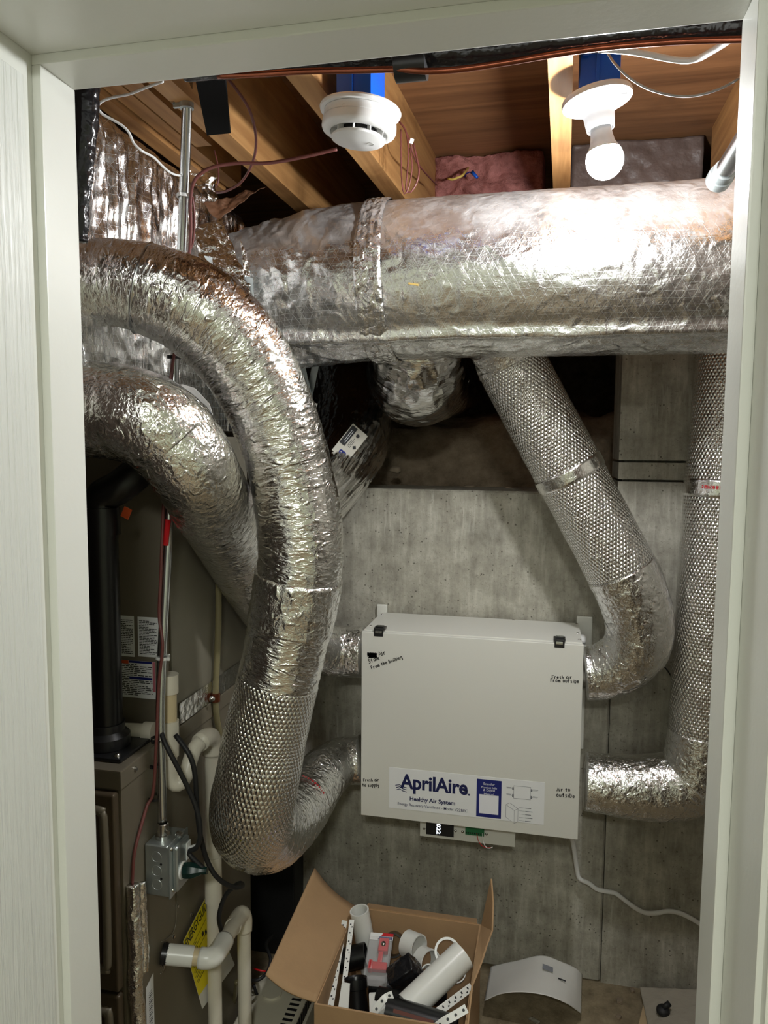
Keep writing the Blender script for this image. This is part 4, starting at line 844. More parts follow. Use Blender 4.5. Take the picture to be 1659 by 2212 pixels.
fm = Vector((-.18, -1, 0)).normalized(); c = SC+dn*.0175+fm*.0632; MB().lathe([(.0030, 0), (.0034, .0006), (.0040, 0)], c, fm, 20).build('side_button', M['white_plastic'], t, True)
# copper line and black insulated line just inside the head of the doorway
XL_ = [(-.62, 2.092), (-.50, 2.093), (-.41, 2.094), (-.30, 2.096), (-.20, 2.095), (-.10, 2.095), (0.0, 2.097), (.08, 2.100), (.16, 2.102), (.24, 2.102), (.34, 2.102)]
t = thing('insulated_line', 'black foam insulated refrigerant line running just inside the doorway head', 'pipe', (0, 1.02, 2.08))
duct('foam_sleeve', [(at(x, y, 1.03), .0165) for x, y in ((400, 148), (480, 142), (600, 134), (720, 126), (830, 119), (920, 117), (1000, 114), (1100, 104), (1180, 92), (1250, 82), (1330, 74), (1420, 66), (1520, 58), (1650, 48))], M['black_film'], t, .003, lambda SS, AA, P, R: crumple(P, 30, .004)*np.clip((-.05-P[..., 0])/.15, .04, 1), n=40)
tp = MB(); c_ = at(888, 152, 1.0)
c_ = at(888, 137, 1.018); MB().tube([(c_.x-.0205, 1.018, c_.z), (c_.x+.0205, 1.018, c_.z)], .0218, 28).build('tape_wrap', M['black'], t, label='black tape wrapped round the line', sharp=40)
wire('copper_tube', [at(470, 164, 1.005), at(560, 160, 1.005), at(660, 154, 1.005), at(760, 152, 1.005), at(860, 150, 1.005), at(925, 154, 1.005), at(1000, 149, 1.008), at(1100, 134, 1.013), at(1200, 117, 1.017), at(1300, 103, 1.017), at(1400, 94, 1.015), at(1500, 88, 1.013), at(1640, 84, 1.01)], .0040, M['copper'], None, 'bare copper tube running just below the black insulated line', 'pipe', n=14)
# cables up here
wire('white_cable', [at(1295, 107, 1.06), at(1350, 110, 1.08), at(1400, 118, 1.10), at(1445, 127, 1.11), at(1482, 131, 1.11), at(1510, 126, 1.10), at(1535, 112, 1.08), at(1562, 96, 1.06), at(1585, 80, 1.04)], .0042, M['white_plastic'], None, 'thick white cable sagging behind the black insulated line at upper right', 'cable')
wire('grey_cable', [at(1304, 96, 1.326), at(1316, 120, 1.24), at(1332, 142, 1.19), at(1362, 170, 1.19), at(1400, 192, 1.20), at(1445, 205, 1.21), at(1490, 208, 1.21), at(1535, 199, 1.20), at(1575, 182, 1.20), at(1600, 166, 1.25), atX(1606, 160, .397)], .0018, M['grey_plastic'], None, 'thin grey wire drooping across the plywood right of the lamp holder', 'cable')
wire('white_cable', [at(352, 176, 1.12), at(318, 188, 1.13), at(280, 203, 1.14), at(245, 210, 1.145), at(220, 219, 1.15), at(211, 232, 1.15), at(222, 247, 1.16), at(246, 260, 1.17), at(268, 274, 1.18), at(281, 290, 1.19), at(288, 308, 1.20), at(305, 325, 1.21), at(332, 340, 1.24), at(352, 360, 1.27), at(372, 375, 1.30), at(392, 380, 1.33)], .0021, M['white_plastic'], None, 'thin white cable snaking down over the foil plenum to the conduit', 'cable')
t = thing('insulated_line', 'black wrapped line descending just inside the left door jamb', 'pipe', at(170, 500, .97))
duct('wrapped_sleeve', [(at(187, 120, .98), .017), (at(186, 190, .975), .017), (at(186, 250, .975), .016), (at(180, 330, .975), .0145), (at(173, 420, .975), .014), (at(166, 520, .975), .014)], M['black_film'], t, .003, lambda SS, AA, P, R: crumple(np.stack([SS*60, np.cos(AA)*2, np.sin(AA)*2], -1), 1.0, .003)+crumple(P, 30, .004), n=40)
pts = [atZ(422, 172, 2.19), atZ(486, 165, 2.19), at(497, 288, 1.30), at(447, 293, 1.30)]
t = thing('hanging_panel', 'black tar paper flap hanging from the joist right of the conduit', 'panel', pts[3])
MB().prism(pts, (0, .004, .002)).build('flap', M['tar'], t)
# conduit end at the right jamb
t = thing('steel_conduit', 'steel conduit with connector ring slanting past the right door jamb', 'conduit', at(1560, 385, 1.50))
c0, c1 = at(1556, 383, 1.50), at(1668, 205, 1.26); ax = (c1-c0).normalized()
MB().tube([c0, c1], .0165, 28).build('tube', M['chrome'], t, sharp=40)
MB().lathe([(.0165, .030), (.0195, .028), (.0205, .010), (.0225, .008), (.0225, -.012), (.0165, -.014), (0, -.014)], c0, ax, 28).build('connector', M['galv'], t, sharp=40)
# wire bundles on the joist beside the smoke alarm
def w3(*p): return [at(*q) for q in p]
wire('brown_wire', w3((862, 262, 1.62), (876, 282, 1.62), (882, 320, 1.62), (880, 370, 1.62), (877, 408, 1.62), (886, 416, 1.62), (900, 395, 1.62), (905, 368, 1.62), (900, 340, 1.62), (893, 310, 1.62)), .0020, M['brown_wire'], None, 'coiled brown wire hanging on the joist beside the smoke alarm', 'wire')
wire('brown_wire', w3((866, 280, 1.60), (866, 330, 1.60), (868, 390, 1.60), (874, 420, 1.60), (884, 400, 1.60), (890, 360, 1.60), (886, 320, 1.60)), .0016, M['brown_wire'], None, 'thin brown wire loop left of the coiled wire on the joist', 'wire')
wire('brown_wire', w3((878, 288, 1.64), (886, 305, 1.64), (892, 330, 1.66), (900, 350, 1.72), (920, 375, 1.85), (942, 398, 2.0)), .0020, M['brown_wire'], None, 'brown wire trailing from the coil towards the pink insulation', 'wire')
MB_ = MB().box(at(889, 305, 1.60), (.008, .006, .010), (.2, .3, .4), .001); props(MB_.build('wire_staple', M['white_plastic']), 'small white staple holding the brown wires to the joist', 'staple')
t = thing('wire_splice', 'twisted yellow wires with a blue connector beside the pink insulation', 'wire', at(1000, 385, 2.15))
wire('yellow_wire', w3((968, 386, 2.13), (978, 388, 2.12), (988, 384, 2.12), (998, 380, 2.12), (1006, 370, 2.15), (1012, 362, 2.24)), .0032, simple('yellow_wire_jacket', srgb(214, 186, 96), .4), t)
wire('blue_wire', w3((1004, 382, 2.13), (1010, 372, 2.12), (1022, 374, 2.12)), .0018, M['navy'], t)
MB().tube(w3((1020, 372, 2.12), (1031, 384, 2.11)), [.0055, .0035], 14).build('wire_nut', M['blue'], t, True)
# torn foil near the left end of the main duct
def crumpled(name, pts, mat, amp, freq, parent=None, n=36, thick=.0012):
    P = [Vector(p) for p in pts]; U = np.linspace(0, 1, n); u, v = np.meshgrid(U, U, indexing='ij'); g = lambda w_, p: w_[..., None]*np.array(p[:])
    X = g((1-u)*(1-v), P[0])+g(u*(1-v), P[1])+g(u*v, P[2])+g((1-u)*v, P[3]); nn = np.array((P[1]-P[0]).cross(P[3]-P[0]).normalized()[:])
    X = X+nn*(amp*ridged(X*freq))[..., None]+.35*amp*np.stack([perlin(X*freq*1.7+k*9) for k in range(3)], -1)*(1+2*np.abs(u-.5)[..., None]); X2 = X+nn*thick
    V = np.concatenate([X.reshape(-1, 3), X2.reshape(-1, 3)]); i = np.arange(n*n).reshape(n, n); k = n*n
    F = np.stack([i[:-1, :-1], i[1:, :-1], i[1:, 1:], i[:-1, 1:]], -1).reshape(-1, 4); F = np.concatenate([F[:, ::-1], F+k]).tolist()
    b = np.concatenate([i[:-1, 0], i[-1, :-1], i[:0:-1, -1], i[0, :0:-1]]); F += [[b[j], b[(j+1) % len(b)], b[(j+1) % len(b)]+k, b[j]+k] for j in range(len(b))]
    return mesh(name, V, F, mat, parent)
props(crumpled('foil_scrap', [at(395, 352, 1.62), at(462, 372, 1.66), at(470, 440, 1.66), at(400, 470, 1.58)], M['foil_tape'], .016, 24), 'crumpled foil sheet torn open behind the top of the slim conduit', 'foil')
props(crumpled('foil_scrap', [at(440, 440, 1.60), at(520, 420, 1.66), at(575, 400, 1.66), at(470, 475, 1.60)], simple('brown_kraft_backing', srgb(120, 84, 60), .6, var=.2), .014, 26), 'torn foil flap showing brown backing above left end of main duct', 'foil')
props(crumpled('foil_scrap', [at(418, 490, 1.58), at(480, 470, 1.60), at(545, 640, 1.585), at(430, 560, 1.56)], M['foil_tape'], .010, 22), 'crinkled foil patch where the main duct meets the plenum', 'foil')
MDU = bpy.data.objects['main_duct']
mp = [at(*p) for p in ((519, 518, 1.60), (532, 545, 1.605), (541, 600, 1.605), (528, 600, 1.60))]
crumpled('foil_peak', mp, M['foil_tape'], .004, 40, MDU, 14)
fp_ = [at(527, 597, 1.592), at(546, 600, 1.592), at(549, 655, 1.592), at(533, 642, 1.592)]
fo = MB().prism(fp_, (0, .002, 0)).build('metal_flange', M['galv'], MDU); q = at(536, 617, 1.591); MB().lathe([(0, .004), (.0045, .003), (.006, 0)], q, (0, -1, 0), 16).build('flange_screw', M['screw'], fo, True)
MB().prism([at(441, 552, 1.57), at(458, 556, 1.57), at(460, 580, 1.57), at(444, 576, 1.57)], (0, .002, 0)).build('metal_flange', M['galv'], MDU)
st_ = MB(); q = at(893, 614, 1.605)
MB().box(q, (.022, .003, .004), (0, .2, 0)).build('tape_scrap', simple('tan_tape_scrap', srgb(176, 150, 84), .6), MDU)
# straps and tags near the label duct
for (a, b, lbl) in (((640, 775, 1.96), (690, 990, 1.99), 'left grey strap hanging behind the curving duct'), ((676, 780, 1.98), (655, 880, 1.99), 'right grey strap hanging behind the curving duct')):
    p, q = at(*a), at(*b); props(MB().prism([p, p+Vector((.020, 0, 0)), q+Vector((.020, 0, 0)), q], (0, .0015, 0)).build('metal_strap', M['galv']), lbl, 'strap')
props(MB().prism([at(672, 868, 1.93), at(686, 872, 1.93), at(682, 886, 1.93), at(672, 882, 1.93)], (0, .001, 0)).build('paper_tag', M['paper']), 'tiny white tag beside the dark film duct', 'tag')
props(MB().prism([at(388, 828, 1.50), at(420, 838, 1.50), at(452, 872, 1.50), at(462, 905, 1.50), at(440, 892, 1.50), at(408, 860, 1.50)], (0, .0015, 0)).build('paper_sheet', M['paper']), 'white paper edge glimpsed between the two silver ducts', 'paper')
# label stuck on the dark film duct
def on_duct(D, frac, ang, dr): 
    T, N, B = frames(D[:, :3]); i = int(frac*(len(D)-1)); n = Vector(N[i])*math.cos(ang)+Vector(B[i])*math.sin(ang); return Vector(D[i, :3])+n*(D[i, 3]+dr), n
def sticker_at(parent, px, py, Y, ux, uy, nrm, w_, h_, name): 
    c = at(px, py, Y); X = Vector(ux).normalized(); n = Vector(nrm).normalized(); X = (X-n*X.dot(n)).normalized(); Yv = n.cross(X); o = c-X*w_/2-Yv*h_/2
    b = MB().prism([o, o+X*w_, o+X*w_+Yv*h_, o+Yv*h_], -n*.0015).build(name, M['label_grey'], parent); return b, o+n*.0006, X, Yv, n
GF = DUCT_G; toC = (EYE-at(742, 968, 2.0)).normalized()
X_ = RT*.60+UP*.72
lb, o, X, Yv, n = sticker_at(GF, 756, 957, 1.972, X_, None, toC+RT*.25-UP*.05, .092, .054, 'label_sticker')
MB().prism([o+X*.030+Yv*.034, o+X*.088+Yv*.034, o+X*.088+Yv*.0521, o+X*.030+Yv*.0521], n*.0004).build('black_panel', M['ink'], lb)
f = Flat(o+n*.0012, X, Yv); [f.rect(.038+.004*(k % 2), .039+.005*k, .076, .0402+.005*k) for k in range(2)]; f.build('white_lines', M['white_ink'], lb)
text('8', 'numeral', M['navy'], lb, o+X*.006+Yv*.016+n*.0006, X, Yv, .013, .022, .03)
f = Flat(o+n*.0008, X, Yv); [f.rect(.034, .028-.004*k, .034+.022+.008*(k % 2), .0292-.004*k) for k in range(3)]; f.poly([(.074+.005*math.cos(a), .022+.005*math.sin(a)) for a in np.linspace(0, 2*PI, 14, False)]); f.poly([(.044, .004), (.050, .010), (.044, .016), (.038, .010)]); f.build('fine_print', M['ink'], lb)
lb, o, X, Yv, n = sticker_at(bpy.data.objects['flexible_duct.002'], 934, 843, 1.972, RT+UP*.28, None, (EYE-at(934, 843, 1.97)).normalized(), .050, .034, 'label_sticker')
f = Flat(o+n*.0008, X, Yv); [f.rect(.006, .006+.005*k, .040-.006*(k % 2), .0072+.005*k) for k in range(5)]; f.build('fine_print', M['grey_ink'], lb)
# stones on the ledge bank
for k, (px, py, r) in enumerate(((855, 1015, .019), (835, 1043, .013), (903, 1045, .014), (942, 1047, .009), (1015, 1047, .020), (1003, 1030, .012), (1100, 1030, .016), (975, 1032, .008), (1120, 1052, .012))):
    c = at(px, py, 2.36+.02*(k % 3)); c.z = 1.452+r*.5 if py > 1025 else c.z-.0
    c.z = max(c.z, 1.448+r*.5); bm = bmesh.new(); bmesh.ops.create_icosphere(bm, subdivisions=3, radius=1.0); V = np.array([v.co[:] for v in bm.verts]); F = [[v.index for v in f.verts] for f in bm.faces]; bm.free()
    V = V*np.array([1, .8, .62])*r*(1+.35*perlin(V*1.3+k*5))[:, None]+np.array(c[:])
    pos = ('in the dark hollow below the film duct', 'at the left corner of the ledge', 'lying left of the ledge centre', 'small and pale, left of centre on the ledge', 'largest and flat at the ledge front', 'half buried behind the flat ledge stone', 'round, beside the diagonal duct', 'tiny, between the larger ledge stones', 'rightmost, near the diagonal duct edge')[k]
    props(mesh('stone', V, F, M['stone']), 'grey stone '+pos, 'stone')
# ================================================================== cardboard box and what is in it
bx0, bx1, by0, by1, bz = -.500, -.146, 1.565, 1.945, .30
t = thing('cardboard_box', 'open brown cardboard box full of pipe fittings on the floor', 'box', ((bx0+bx1)/2, (by0+by1)/2, 0)); CB = t
wl = .005
MB().span((bx0, by1-wl, .004), (bx1, by1, bz)).build('back_wall', M['cardboard'], t)
MB().span((bx0, by0, .004), (bx1, by0+wl, bz)).build('front_wall', M['cardboard'], t)
MB().span((bx0, by0+wl, .004), (bx0+wl, by1-wl, bz)).build('side_wall', M['cardboard'], t)
MB().span((bx1-wl, by0+wl, .004), (bx1, by1-wl, bz)).build('side_wall', M['cardboard'], t)
MB().span((bx0, by0, 0), (bx1, by1, .004)).build('bottom_panel', M['cardboard'], t)
h0, h1 = Vector((bx0+.002, by1-.004, bz)), Vector((bx0+.002, by0+.004, bz)); o0, o1 = at(678, 1876, 1.935), at(573, 2107, 1.585)
V, F = sheet(h0, h1, o1, o0, .012, (h1-h0).cross(o0-h0).normalized(), 14); fl_ = mesh('flap', V, F, M['cardboard'], t); sm = fl_.modifiers.new('thickness', 'SOLIDIFY'); sm.thickness = .004
rf = [Vector((bx1, by1-.004, bz)), at(1060, 1898, 1.93), at(1064, 1950, 1.90), at(1062, 2010, 1.86), at(1050, 2042, 1.80), at(1040, 2075, 1.74), at(1018, 2130, 1.64), Vector((bx1, by0+.01, bz))]
MB().prism(rf, (.004, 0, 0)).build('flap', M['cardboard'], t)
MB().prism([Vector((bx0+.03, by1-.002, bz)), Vector((bx1-.01, by1-.002, bz)), Vector((bx1-.015, by1+.035, bz-.012)), Vector((bx0+.03, by1+.035, bz-.012))], (0, 0, .004)).build('flap', M['cardboard'], t)
def hollow(name, p, q, r, w_, mat, label, cat, group=None, n=36):
    p, q = Vector(p), Vector(q); L = (q-p).length
    o = MB().lathe([(r, 0), (r, L), (r-w_, L), (r-w_, 0), (r, 0)], p, q-p, n).build(name, mat, None, sharp=40); return props(o, label, cat, group)
hollow('pipe_offcut', at(776, 1966, 1.875), at(800, 2095, 1.885), .0262, .004, M['pvc_clean'], 'upright white pipe offcut at the back left of the cardboard box', 'pipe')
hollow('pipe_offcut', at(1000, 2063, 1.76), at(880, 2178, 1.64), .0345, .004, M['pvc_clean'], 'long white pipe lying diagonally across the cardboard box', 'pipe')
def ring(px, py, Y, r, L, axis, label, w_=.0035, mat=None):
    c = at(px, py, Y); a = Vector(axis).normalized(); return hollow('pipe_coupling', c-a*L/2, c+a*L/2, r, w_, mat or M['pvc_clean'], label, 'coupling', None, 40)
ring(892, 2043, 1.86, .034, .042, (1, -.55, .15), 'white pipe coupling printed with specks, standing upright in the box')
ring(921, 2078, 1.83, .034, .034, (1, -.8, .35), 'white pipe coupling tucked behind the speckled one')
ring(966, 2056, 1.85, .0335, .034, (.15, -1, .75), 'white pipe coupling facing the doorway in the right of the box', .006)
ring(985, 2100, 1.84, .026, .03, (.1, -1, .9), 'white ring half hidden under the long white pipe', .003)
ring(925, 2108, 1.77, .024, .026, (.5, -.6, 1), 'small square cornered white fitting left of the long pipe', .003)
ring(850, 2040, 1.90, .030, .05, (.1, -1, .55), 'black pipe coupling with pale rim at the back of the box', .004, M['black_abs'])
ring(842, 2160, 1.66, .024, .06, (1, -.2, .1), 'short black coupling lying behind the white strap hanger', .003, M['black_abs'])
# black reducer
c = at(768, 2112, 1.70); d = (at(775, 2220, 1.66)-c).normalized()
props(MB().lathe([(.0255, .004), (.0285, 0), (.0285, .022), (.0245, .024), (.0250, .05), (.0285, .075), (.0285, .12), (.024, .12), (.022, .05), (.0235, .012), (.0255, .004)], c, d, 40).build('pipe_reducer', M['black_abs'], None, sharp=40), 'glossy black pipe reducer standing at the front of the box', 'pipe fitting')
# lower black pipe with brown print
p, q = at(835, 2185, 1.61), at(985, 2230, 1.60)
t = thing('black_pipe', 'black pipe with brown printing lying at the front of the box', 'pipe', p)
MB().lathe([(.034, 0), (.034, (q-p).length), (.030, (q-p).length), (.030, 0), (.034, 0)], p, q-p, 36).build('pipe', M['black_abs'], t, sharp=40)
d = (q-p).normalized(); up_ = (EYE-p).normalized(); up_ = (up_-d*up_.dot(d)).normalized(); up2 = (up_+Vector((0, 0, .25))).normalized(); up2 = (up2-d*up2.dot(d)).normalized(); sd = d.cross(up2).normalized()
f = Flat(p+up2*.0345, d, sd); f.rect(.02, -.004, .115, .004); f.build('printing', simple('brown_print', srgb(96, 44, 28), .6), t)
# tarry black elbow
def blob(name, c, size, rot, mat, amp, fr_, label, cat):
    bm = bmesh.new(); bmesh.ops.create_cube(bm, size=1.0); bmesh.ops.subdivide_edges(bm, edges=bm.edges[:], cuts=14, use_grid_fill=True); V = np.array([v.co[:] for v in bm.verts]); F = [[v.index for v in f.verts] for f in bm.faces]; bm.free()
    N_ = V/np.linalg.norm(V, axis=1)[:, None]; V = V*.72+N_*.5*.28*1.2; V = V*np.array(size); V = V+N_*(amp*ridged(V*fr_))[:, None]; V = V @ np.array(Euler(rot).to_matrix()).T+np.array(c[:]); return props(mesh(name, V, F, mat), label, cat)
blob('tarred_offcut', at(876, 2105, 1.74), (.075, .05, .062), (.3, -.65, .2), M['black_film'], .006, 30, 'crumpled black wrapped offcut in the middle of the box', 'offcut')
# red clamp in blister pack
t = thing('blister_pack', 'clear pack with red clamp tool and blue white header card in the box', 'package', at(810, 2120, 1.78))
ax_ = (at(818, 2016, 1.86)-at(800, 2130, 1.74)); vx_ = Vector((1, .10, 0)).normalized(); ln = ax_.length; ay = ax_.normalized(); nz = vx_.cross(ay).normalized(); nz = nz if nz.dot(EYE-at(810, 2080, 1.8)) > 0 else -nz
o = at(782, 2128, 1.745)
MB().prism([o, o+vx_*.062, o+vx_*.062+ay*ln, o+ay*ln], -nz*.002).build('backing_card', M['grey_plastic'], t)
MB().prism([o+ay*ln*.86+nz*.001, o+vx_*.062+ay*ln*.86+nz*.001, o+vx_*.062+ay*ln+nz*.001, o+ay*ln+nz*.001], nz*.001).build('header_card', M['label'], t)
MB().prism([o+vx_*.022+ay*ln*.87+nz*.0022, o+vx_*.060+ay*ln*.87+nz*.0022, o+vx_*.060+ay*ln*.93+nz*.0022, o+vx_*.026+ay*ln*.93+nz*.0022], nz*.0006).build('blue_header', M['navy'], t)
MB().prism([o+vx_*.030+ay*ln*.94+nz*.0022, o+vx_*.062+ay*ln*.94+nz*.0022, o+vx_*.062+ay*ln+nz*.0022, o+vx_*.034+ay*ln+nz*.0022], nz*.0006).build('red_header', M['red'], t)
def fr3(a, b, c): return o+vx_*a+ay*b+nz*c
Rm = Matrix((vx_, ay, nz)).transposed()
rc = MB().box(fr3(.034, ln*.30, .014), (.050, .020, .018), Rm, .005, 3).box(fr3(.038, ln*.50, .014), (.012, .045, .012), Rm, .003).box(fr3(.042, ln*.70, .014), (.026, .034, .020), Rm, .004, 3).box(fr3(.016, ln*.30, .016), (.010, .024, .022), Rm, .003)
rc.build('red_clamp', M['red'], t, sharp=40); MB().tube([fr3(.042, ln*.70, .020), fr3(.042, ln*.70, .028)], .006, 14).build('clamp_bolt', M['screw'], t, True)
MB().box(fr3(.031, ln*.43, .014), (.060, ln*.82, .026), Rm, .006, 3).build('clear_blister', M['clear'], t, sharp=40)
# slotted white strips
def slotted(p, q, w_, label, slots=9, group=None):
    p, q = Vector(p), Vector(q); ay_ = (q-p).normalized(); L = (q-p).length; vn = (EYE-p).normalized(); vn = (vn-ay_*vn.dot(ay_)).normalized(); vx2 = ay_.cross(vn).normalized(); R3 = Matrix((vx2, ay_, vn)).transposed()
    t = thing('slotted_strip', label, 'strip', p, group); mb = MB().box(p+ay_*L/2, (w_, L, .008), R3, .001); mb.build('rail', M['pvc_clean'], t)
    s = MB()
    for k in range(slots):
        yy = L*(k+.6)/slots; s.box(p+ay_*yy+vx2*w_*.12+vn*.0042, (w_*.30, .0035, .0008), R3).box(p+ay_*(yy+.006)-vx2*w_*.2+vn*.0042, (w_*.16, .004, .0008), R3)
    s.build('slots', M['ink'], t)
slotted(at(744, 1990, 1.86), at(709, 2205, 1.63), .015, 'white slotted strip against the left box flap', 11)
slotted(at(760, 1988, 1.85), at(742, 2140, 1.70), .013, 'white slotted strip in front of the upright pipe offcut', 8)
slotted(at(1018, 2132, 1.70), at(938, 2192, 1.62), .018, 'white slotted strip under the long white pipe', 6)
p, q = at(738, 2125, 1.66), at(722, 2235, 1.58); d = (q-p)
props(MB().prism([p, p+Vector((.020, 0, 0)), q+Vector((.030, 0, 0)), q], (0, .006, 0)).build('white_offcut', M['pvc_clean']), 'flat white offcut at the front left of the box', 'offcut')
p = at(797, 2148, 1.655); props(MB().prism([p, at(830, 2146, 1.655), at(836, 2230, 1.59), at(800, 2230, 1.59)], (0, .006, 0)).build('white_offcut', M['pvc_clean']), 'flat white piece behind the curved strap hanger', 'offcut')
# perforated curved strap hanger
sp = resample([(*at(*p), 0) for p in ((848, 2148, 1.62), (832, 2156, 1.61), (818, 2172, 1.60), (808, 2192, 1.59), (804, 2225, 1.58))], .004)[:, :3]
def strap(name, C, wdt, th, mat, label):
    T = np.gradient(C, axis=0); T /= np.linalg.norm(T, axis=1)[:, None]; V = []; F = []
    for c, tt in zip(C, T):
        vn = np.array((EYE-Vector(c)).normalized()[:]); s_ = np.cross(tt, vn); s_ /= np.linalg.norm(s_); n_ = np.cross(s_, tt)
        for (a, b) in ((-1, -1), (1, -1), (1, 1), (-1, 1)): V.append(c+s_*a*wdt/2+n_*b*th/2)
    m = len(C)
    for i in range(m-1):
        for j in range(4): F.append([i*4+j, i*4+(j+1) % 4, (i+1)*4+(j+1) % 4, (i+1)*4+j])
    F += [[3, 2, 1, 0], [4*m-4, 4*m-3, 4*m-2, 4*m-1]]; t = thing(name, label, 'strap', Vector(C[0])); mesh('band', V, F, mat, t, False)
    h = 0
    for i in range(2, m-2, 5):
        vn = (EYE-Vector(C[i])).normalized(); MB().lathe([(0, .0004), (.0032, .0004), (.0032, 0)], Vector(C[i])+vn*(th/2+.0003), vn, 12).build('hole', M['ink'], t)
strap('strap_hanger', sp, .016, .004, M['pvc_clean'], 'curved white perforated strap hanger at the front of the box')
sp = resample([(*at(*p), 0) for p in ((1008, 2178, 1.60), (985, 2192, 1.59), (960, 2206, 1.58), (935, 2225, 1.57))], .004)[:, :3]
strap('strap_hanger', sp, .018, .004, M['pvc_clean'], 'white perforated strap hanger at the front right box corner')
# filler pieces deeper in the box
c = at(900, 2150, 1.72); ring(760, 2070, 1.80, .030, .08, (1, .2, .3), 'black pipe piece behind the slotted strips', .004, M['black_abs'])
hollow('pipe_offcut', at(800, 2100, 1.80)-Vector((0, 0, .04)), at(960, 2110, 1.86)-Vector((0, 0, .05)), .028, .004, M['black_abs'], 'black pipe lying under the fittings in the box', 'pipe')
# ================================================================== floor: pump, cords, paper, bag, grit
t = thing('condensate_pump', 'cream slotted condensate pump on the floor beside the furnace', 'pump', (-.68, 1.75, 0))
MB().span((-.757, 1.650, .0), (-.590, 1.86, .072), 0.010, 3).build('tank', M['cream'], t, sharp=40)
MB().span((-.752, 1.655, .073), (-.595, 1.855, .122), 0.012, 3).build('motor_cover', M['cream'], t, sharp=40)
for k in range(9): MB().span((-.5956, 1.675+.018*k, .082), (-.5934, 1.686+.018*k, .113), 0).build('vent_slot', M['ink'], t)
for k in range(9): MB().span((-.632, 1.672+.018*k, .1212), (-.606, 1.680+.018*k, .1226), 0).build('vent_slot', M['ink'], t)
for k in range(7): MB().span((-.738+.019*k, 1.6535, .082), (-.729+.019*k, 1.6560, .113), 0).build('vent_slot', M['ink'], t)
MB().tube([(-.69, 1.79, .121), (-.69, 1.79, .129)], .026, 28).build('cap', M['cream'], t, sharp=40)
wire('drain_tube', [at(512, 2120, 1.66), at(508, 2150, 1.70), at(500, 2185, 1.74), at(492, 2235, 1.76)], .0065, M['vinyl'], None, 'clear yellowish tube dropping beside the lower white drain pipe', 'tube')
wire('power_cord', [at(548, 2128, 1.78), at(556, 2150, 1.78), at(575, 2168, 1.78), at(600, 2172, 1.78), at(628, 2160, 1.80), at(640, 2146, 1.84)], .0042, M['black_matte'], None, 'black cord looped over the cream pump', 'cord')
wire('power_cord', [at(538, 2118, 1.72), at(560, 2116, 1.72), at(578, 2098, 1.75), at(584, 2070, 1.78), at(575, 2040, 1.82), at(590, 2020, 1.86)], .0042, M['black_matte'], None, 'black cord tangled between drain pipe and cardboard box', 'cord')
wire('red_wire', [at(548, 2092, 1.76), at(560, 2096, 1.75), at(578, 2099, 1.76)], .0022, M['red'], None, 'short red wire in the dark gap left of the cardboard flap', 'wire')
props(MB().span((-.88, 2.10, .0), (-.735, 2.19, .66), .004).build('gap_shade_panel', M['black_matte']), 'black upright panel standing in for the shade of the gap behind the furnace', 'panel')  # black slab stands in for shade in the gap between furnace and wall
def loft(name, A_, B_, mat, parent=None, n=40, thick=.0012, amp=.0):
    a = resample([(*p,) for p in A_], .01); b = resample([(*p,) for p in B_], .01); tt = np.linspace(0, 1, n)
    f = lambda P: np.stack([np.interp(tt, np.linspace(0, 1, len(P)), P[:, k]) for k in range(3)], -1)
    a, b = f(a), f(b); v = tt[:, None, None]; X = a[None]*(1-v)+b[None]*v; X[..., 2] += amp*ridged(X*9); i = np.arange(n*n).reshape(n, n); V = X.reshape(-1, 3)
    F = np.stack([i[:-1, :-1], i[:-1, 1:], i[1:, 1:], i[1:, :-1]], -1).reshape(-1, 4).tolist(); o = mesh(name, V, F, mat, parent); m = o.modifiers.new('thickness', 'SOLIDIFY'); m.thickness = thick; return o
t = thing('paper_sheet', 'white printed paper sheet arched over the floor right of the cardboard box', 'paper', (.05, 2.02, 0))
sh = loft('sheet', [at(1046, 2162, 1.97), at(1085, 2146, 1.955), at(1130, 2143, 1.945), at(1180, 2150, 1.945), at(1225, 2168, 1.965), at(1256, 2190, 2.02)], [at(1060, 2088, 2.13), at(1110, 2076, 2.125), at(1170, 2064, 2.12), at(1215, 2078, 2.12), at(1245, 2092, 2.13), at(1258, 2106, 2.15)], M['paper'], t, amp=.002)
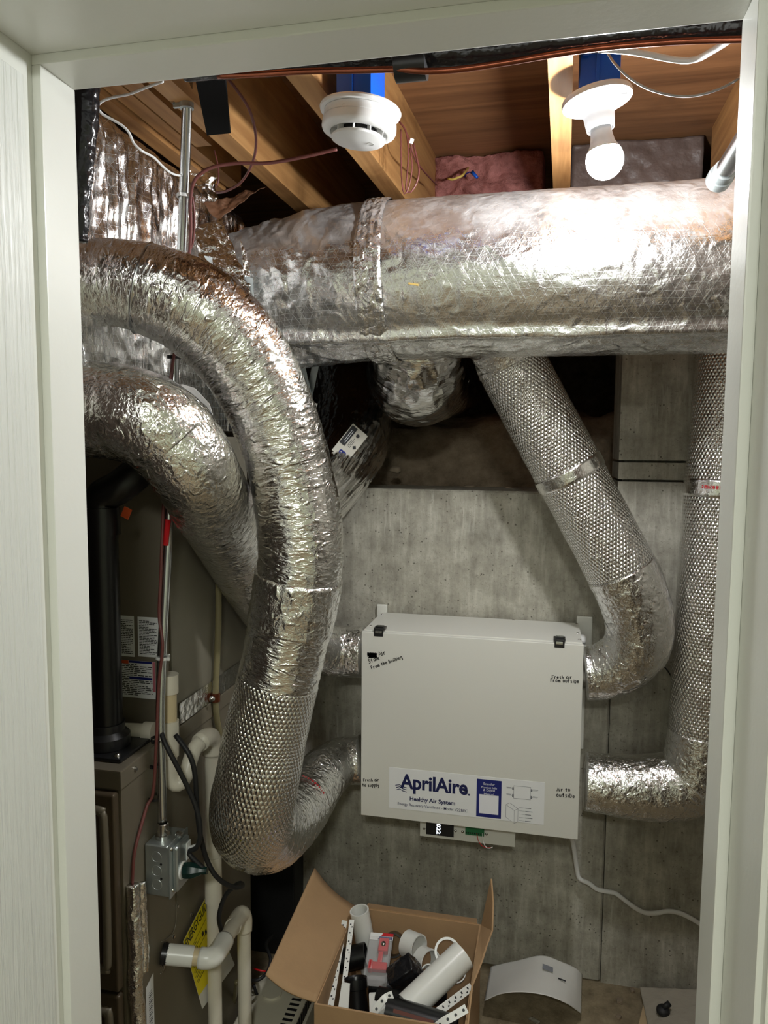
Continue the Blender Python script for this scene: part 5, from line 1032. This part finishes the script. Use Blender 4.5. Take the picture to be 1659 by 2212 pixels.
f = Flat(at(1172, 2095, 2.045)+Vector((0, 0, .004)), Vector((1, 0, -.25)).normalized(), Vector((0, .9, .42)).normalized()); f.rect(0, 0, .030, .014); f.build('printed_picture', M['grey_ink'], t)
f = Flat(at(1172, 2095, 2.045)+Vector((0, 0, .004)), Vector((1, 0, -.25)).normalized(), Vector((0, .9, .42)).normalized()); f.rect(.044, -.012, .066, -.008); f.build('printed_bar', M['ink'], t)
props(loft('paper_sheet', [at(1376, 2225, 2.03), at(1404, 2225, 2.03)], [at(1390, 2168, 2.12), at(1398, 2166, 2.12)], M['tan_paper'], None, 12), 'tan paper strip on the floor left of the plastic bag', 'paper')
t = thing('plastic_bag', 'flat clear plastic bag with a dark fitting inside, beside right jamb', 'bag', (.42, 2.12, 0))
loft('film', [at(1404, 2240, 2.00), at(1440, 2225, 1.99), at(1490, 2215, 2.01), at(1540, 2225, 2.02)], [at(1382, 2132, 2.175), at(1420, 2133, 2.175), at(1470, 2136, 2.17), at(1530, 2137, 2.17)], simple('milky_bag_film', srgb(196, 188, 172), .25, bump=.004, scale=12, trans=.25), t, amp=.006)
MB().lathe([(.0, .012), (.014, .011), (.018, .004), (.018, 0)], at(1432, 2190, 2.06)+Vector((0, 0, .008)), (0, -.3, 1), 20).tube([at(1432, 2190, 2.06)+Vector((0, 0, .016)), at(1446, 2176, 2.07)+Vector((0, 0, .012))], .008, 14).build('dark_fitting', M['black_matte'], t, True)
for k, (px, py, r, lbl) in enumerate(((1338, 2166, .008, 'brown clod on the floor between the paper sheet and the bag'), (1336, 2200, .007, 'darker clod on the floor below the brown clod'), (1366, 2142, .006, 'small clod against the wall left of the plastic bag'))):
    c = atZ(px, py, 0); blob('clod', c+Vector((0, 0, r*.6)), (r*2, r*1.8, r*1.4), (0, 0, k), M['soil'], .0015, 90, lbl, 'stone')
props(crumpled('metal_scrap', [atZ(1150, 2195, .004), atZ(1168, 2206, .004), atZ(1160, 2212, .010), atZ(1140, 2200, .008)], M['foil_smooth'], .004, 60, None, 10), 'torn silver scrap under the arched paper sheet', 'scrap')
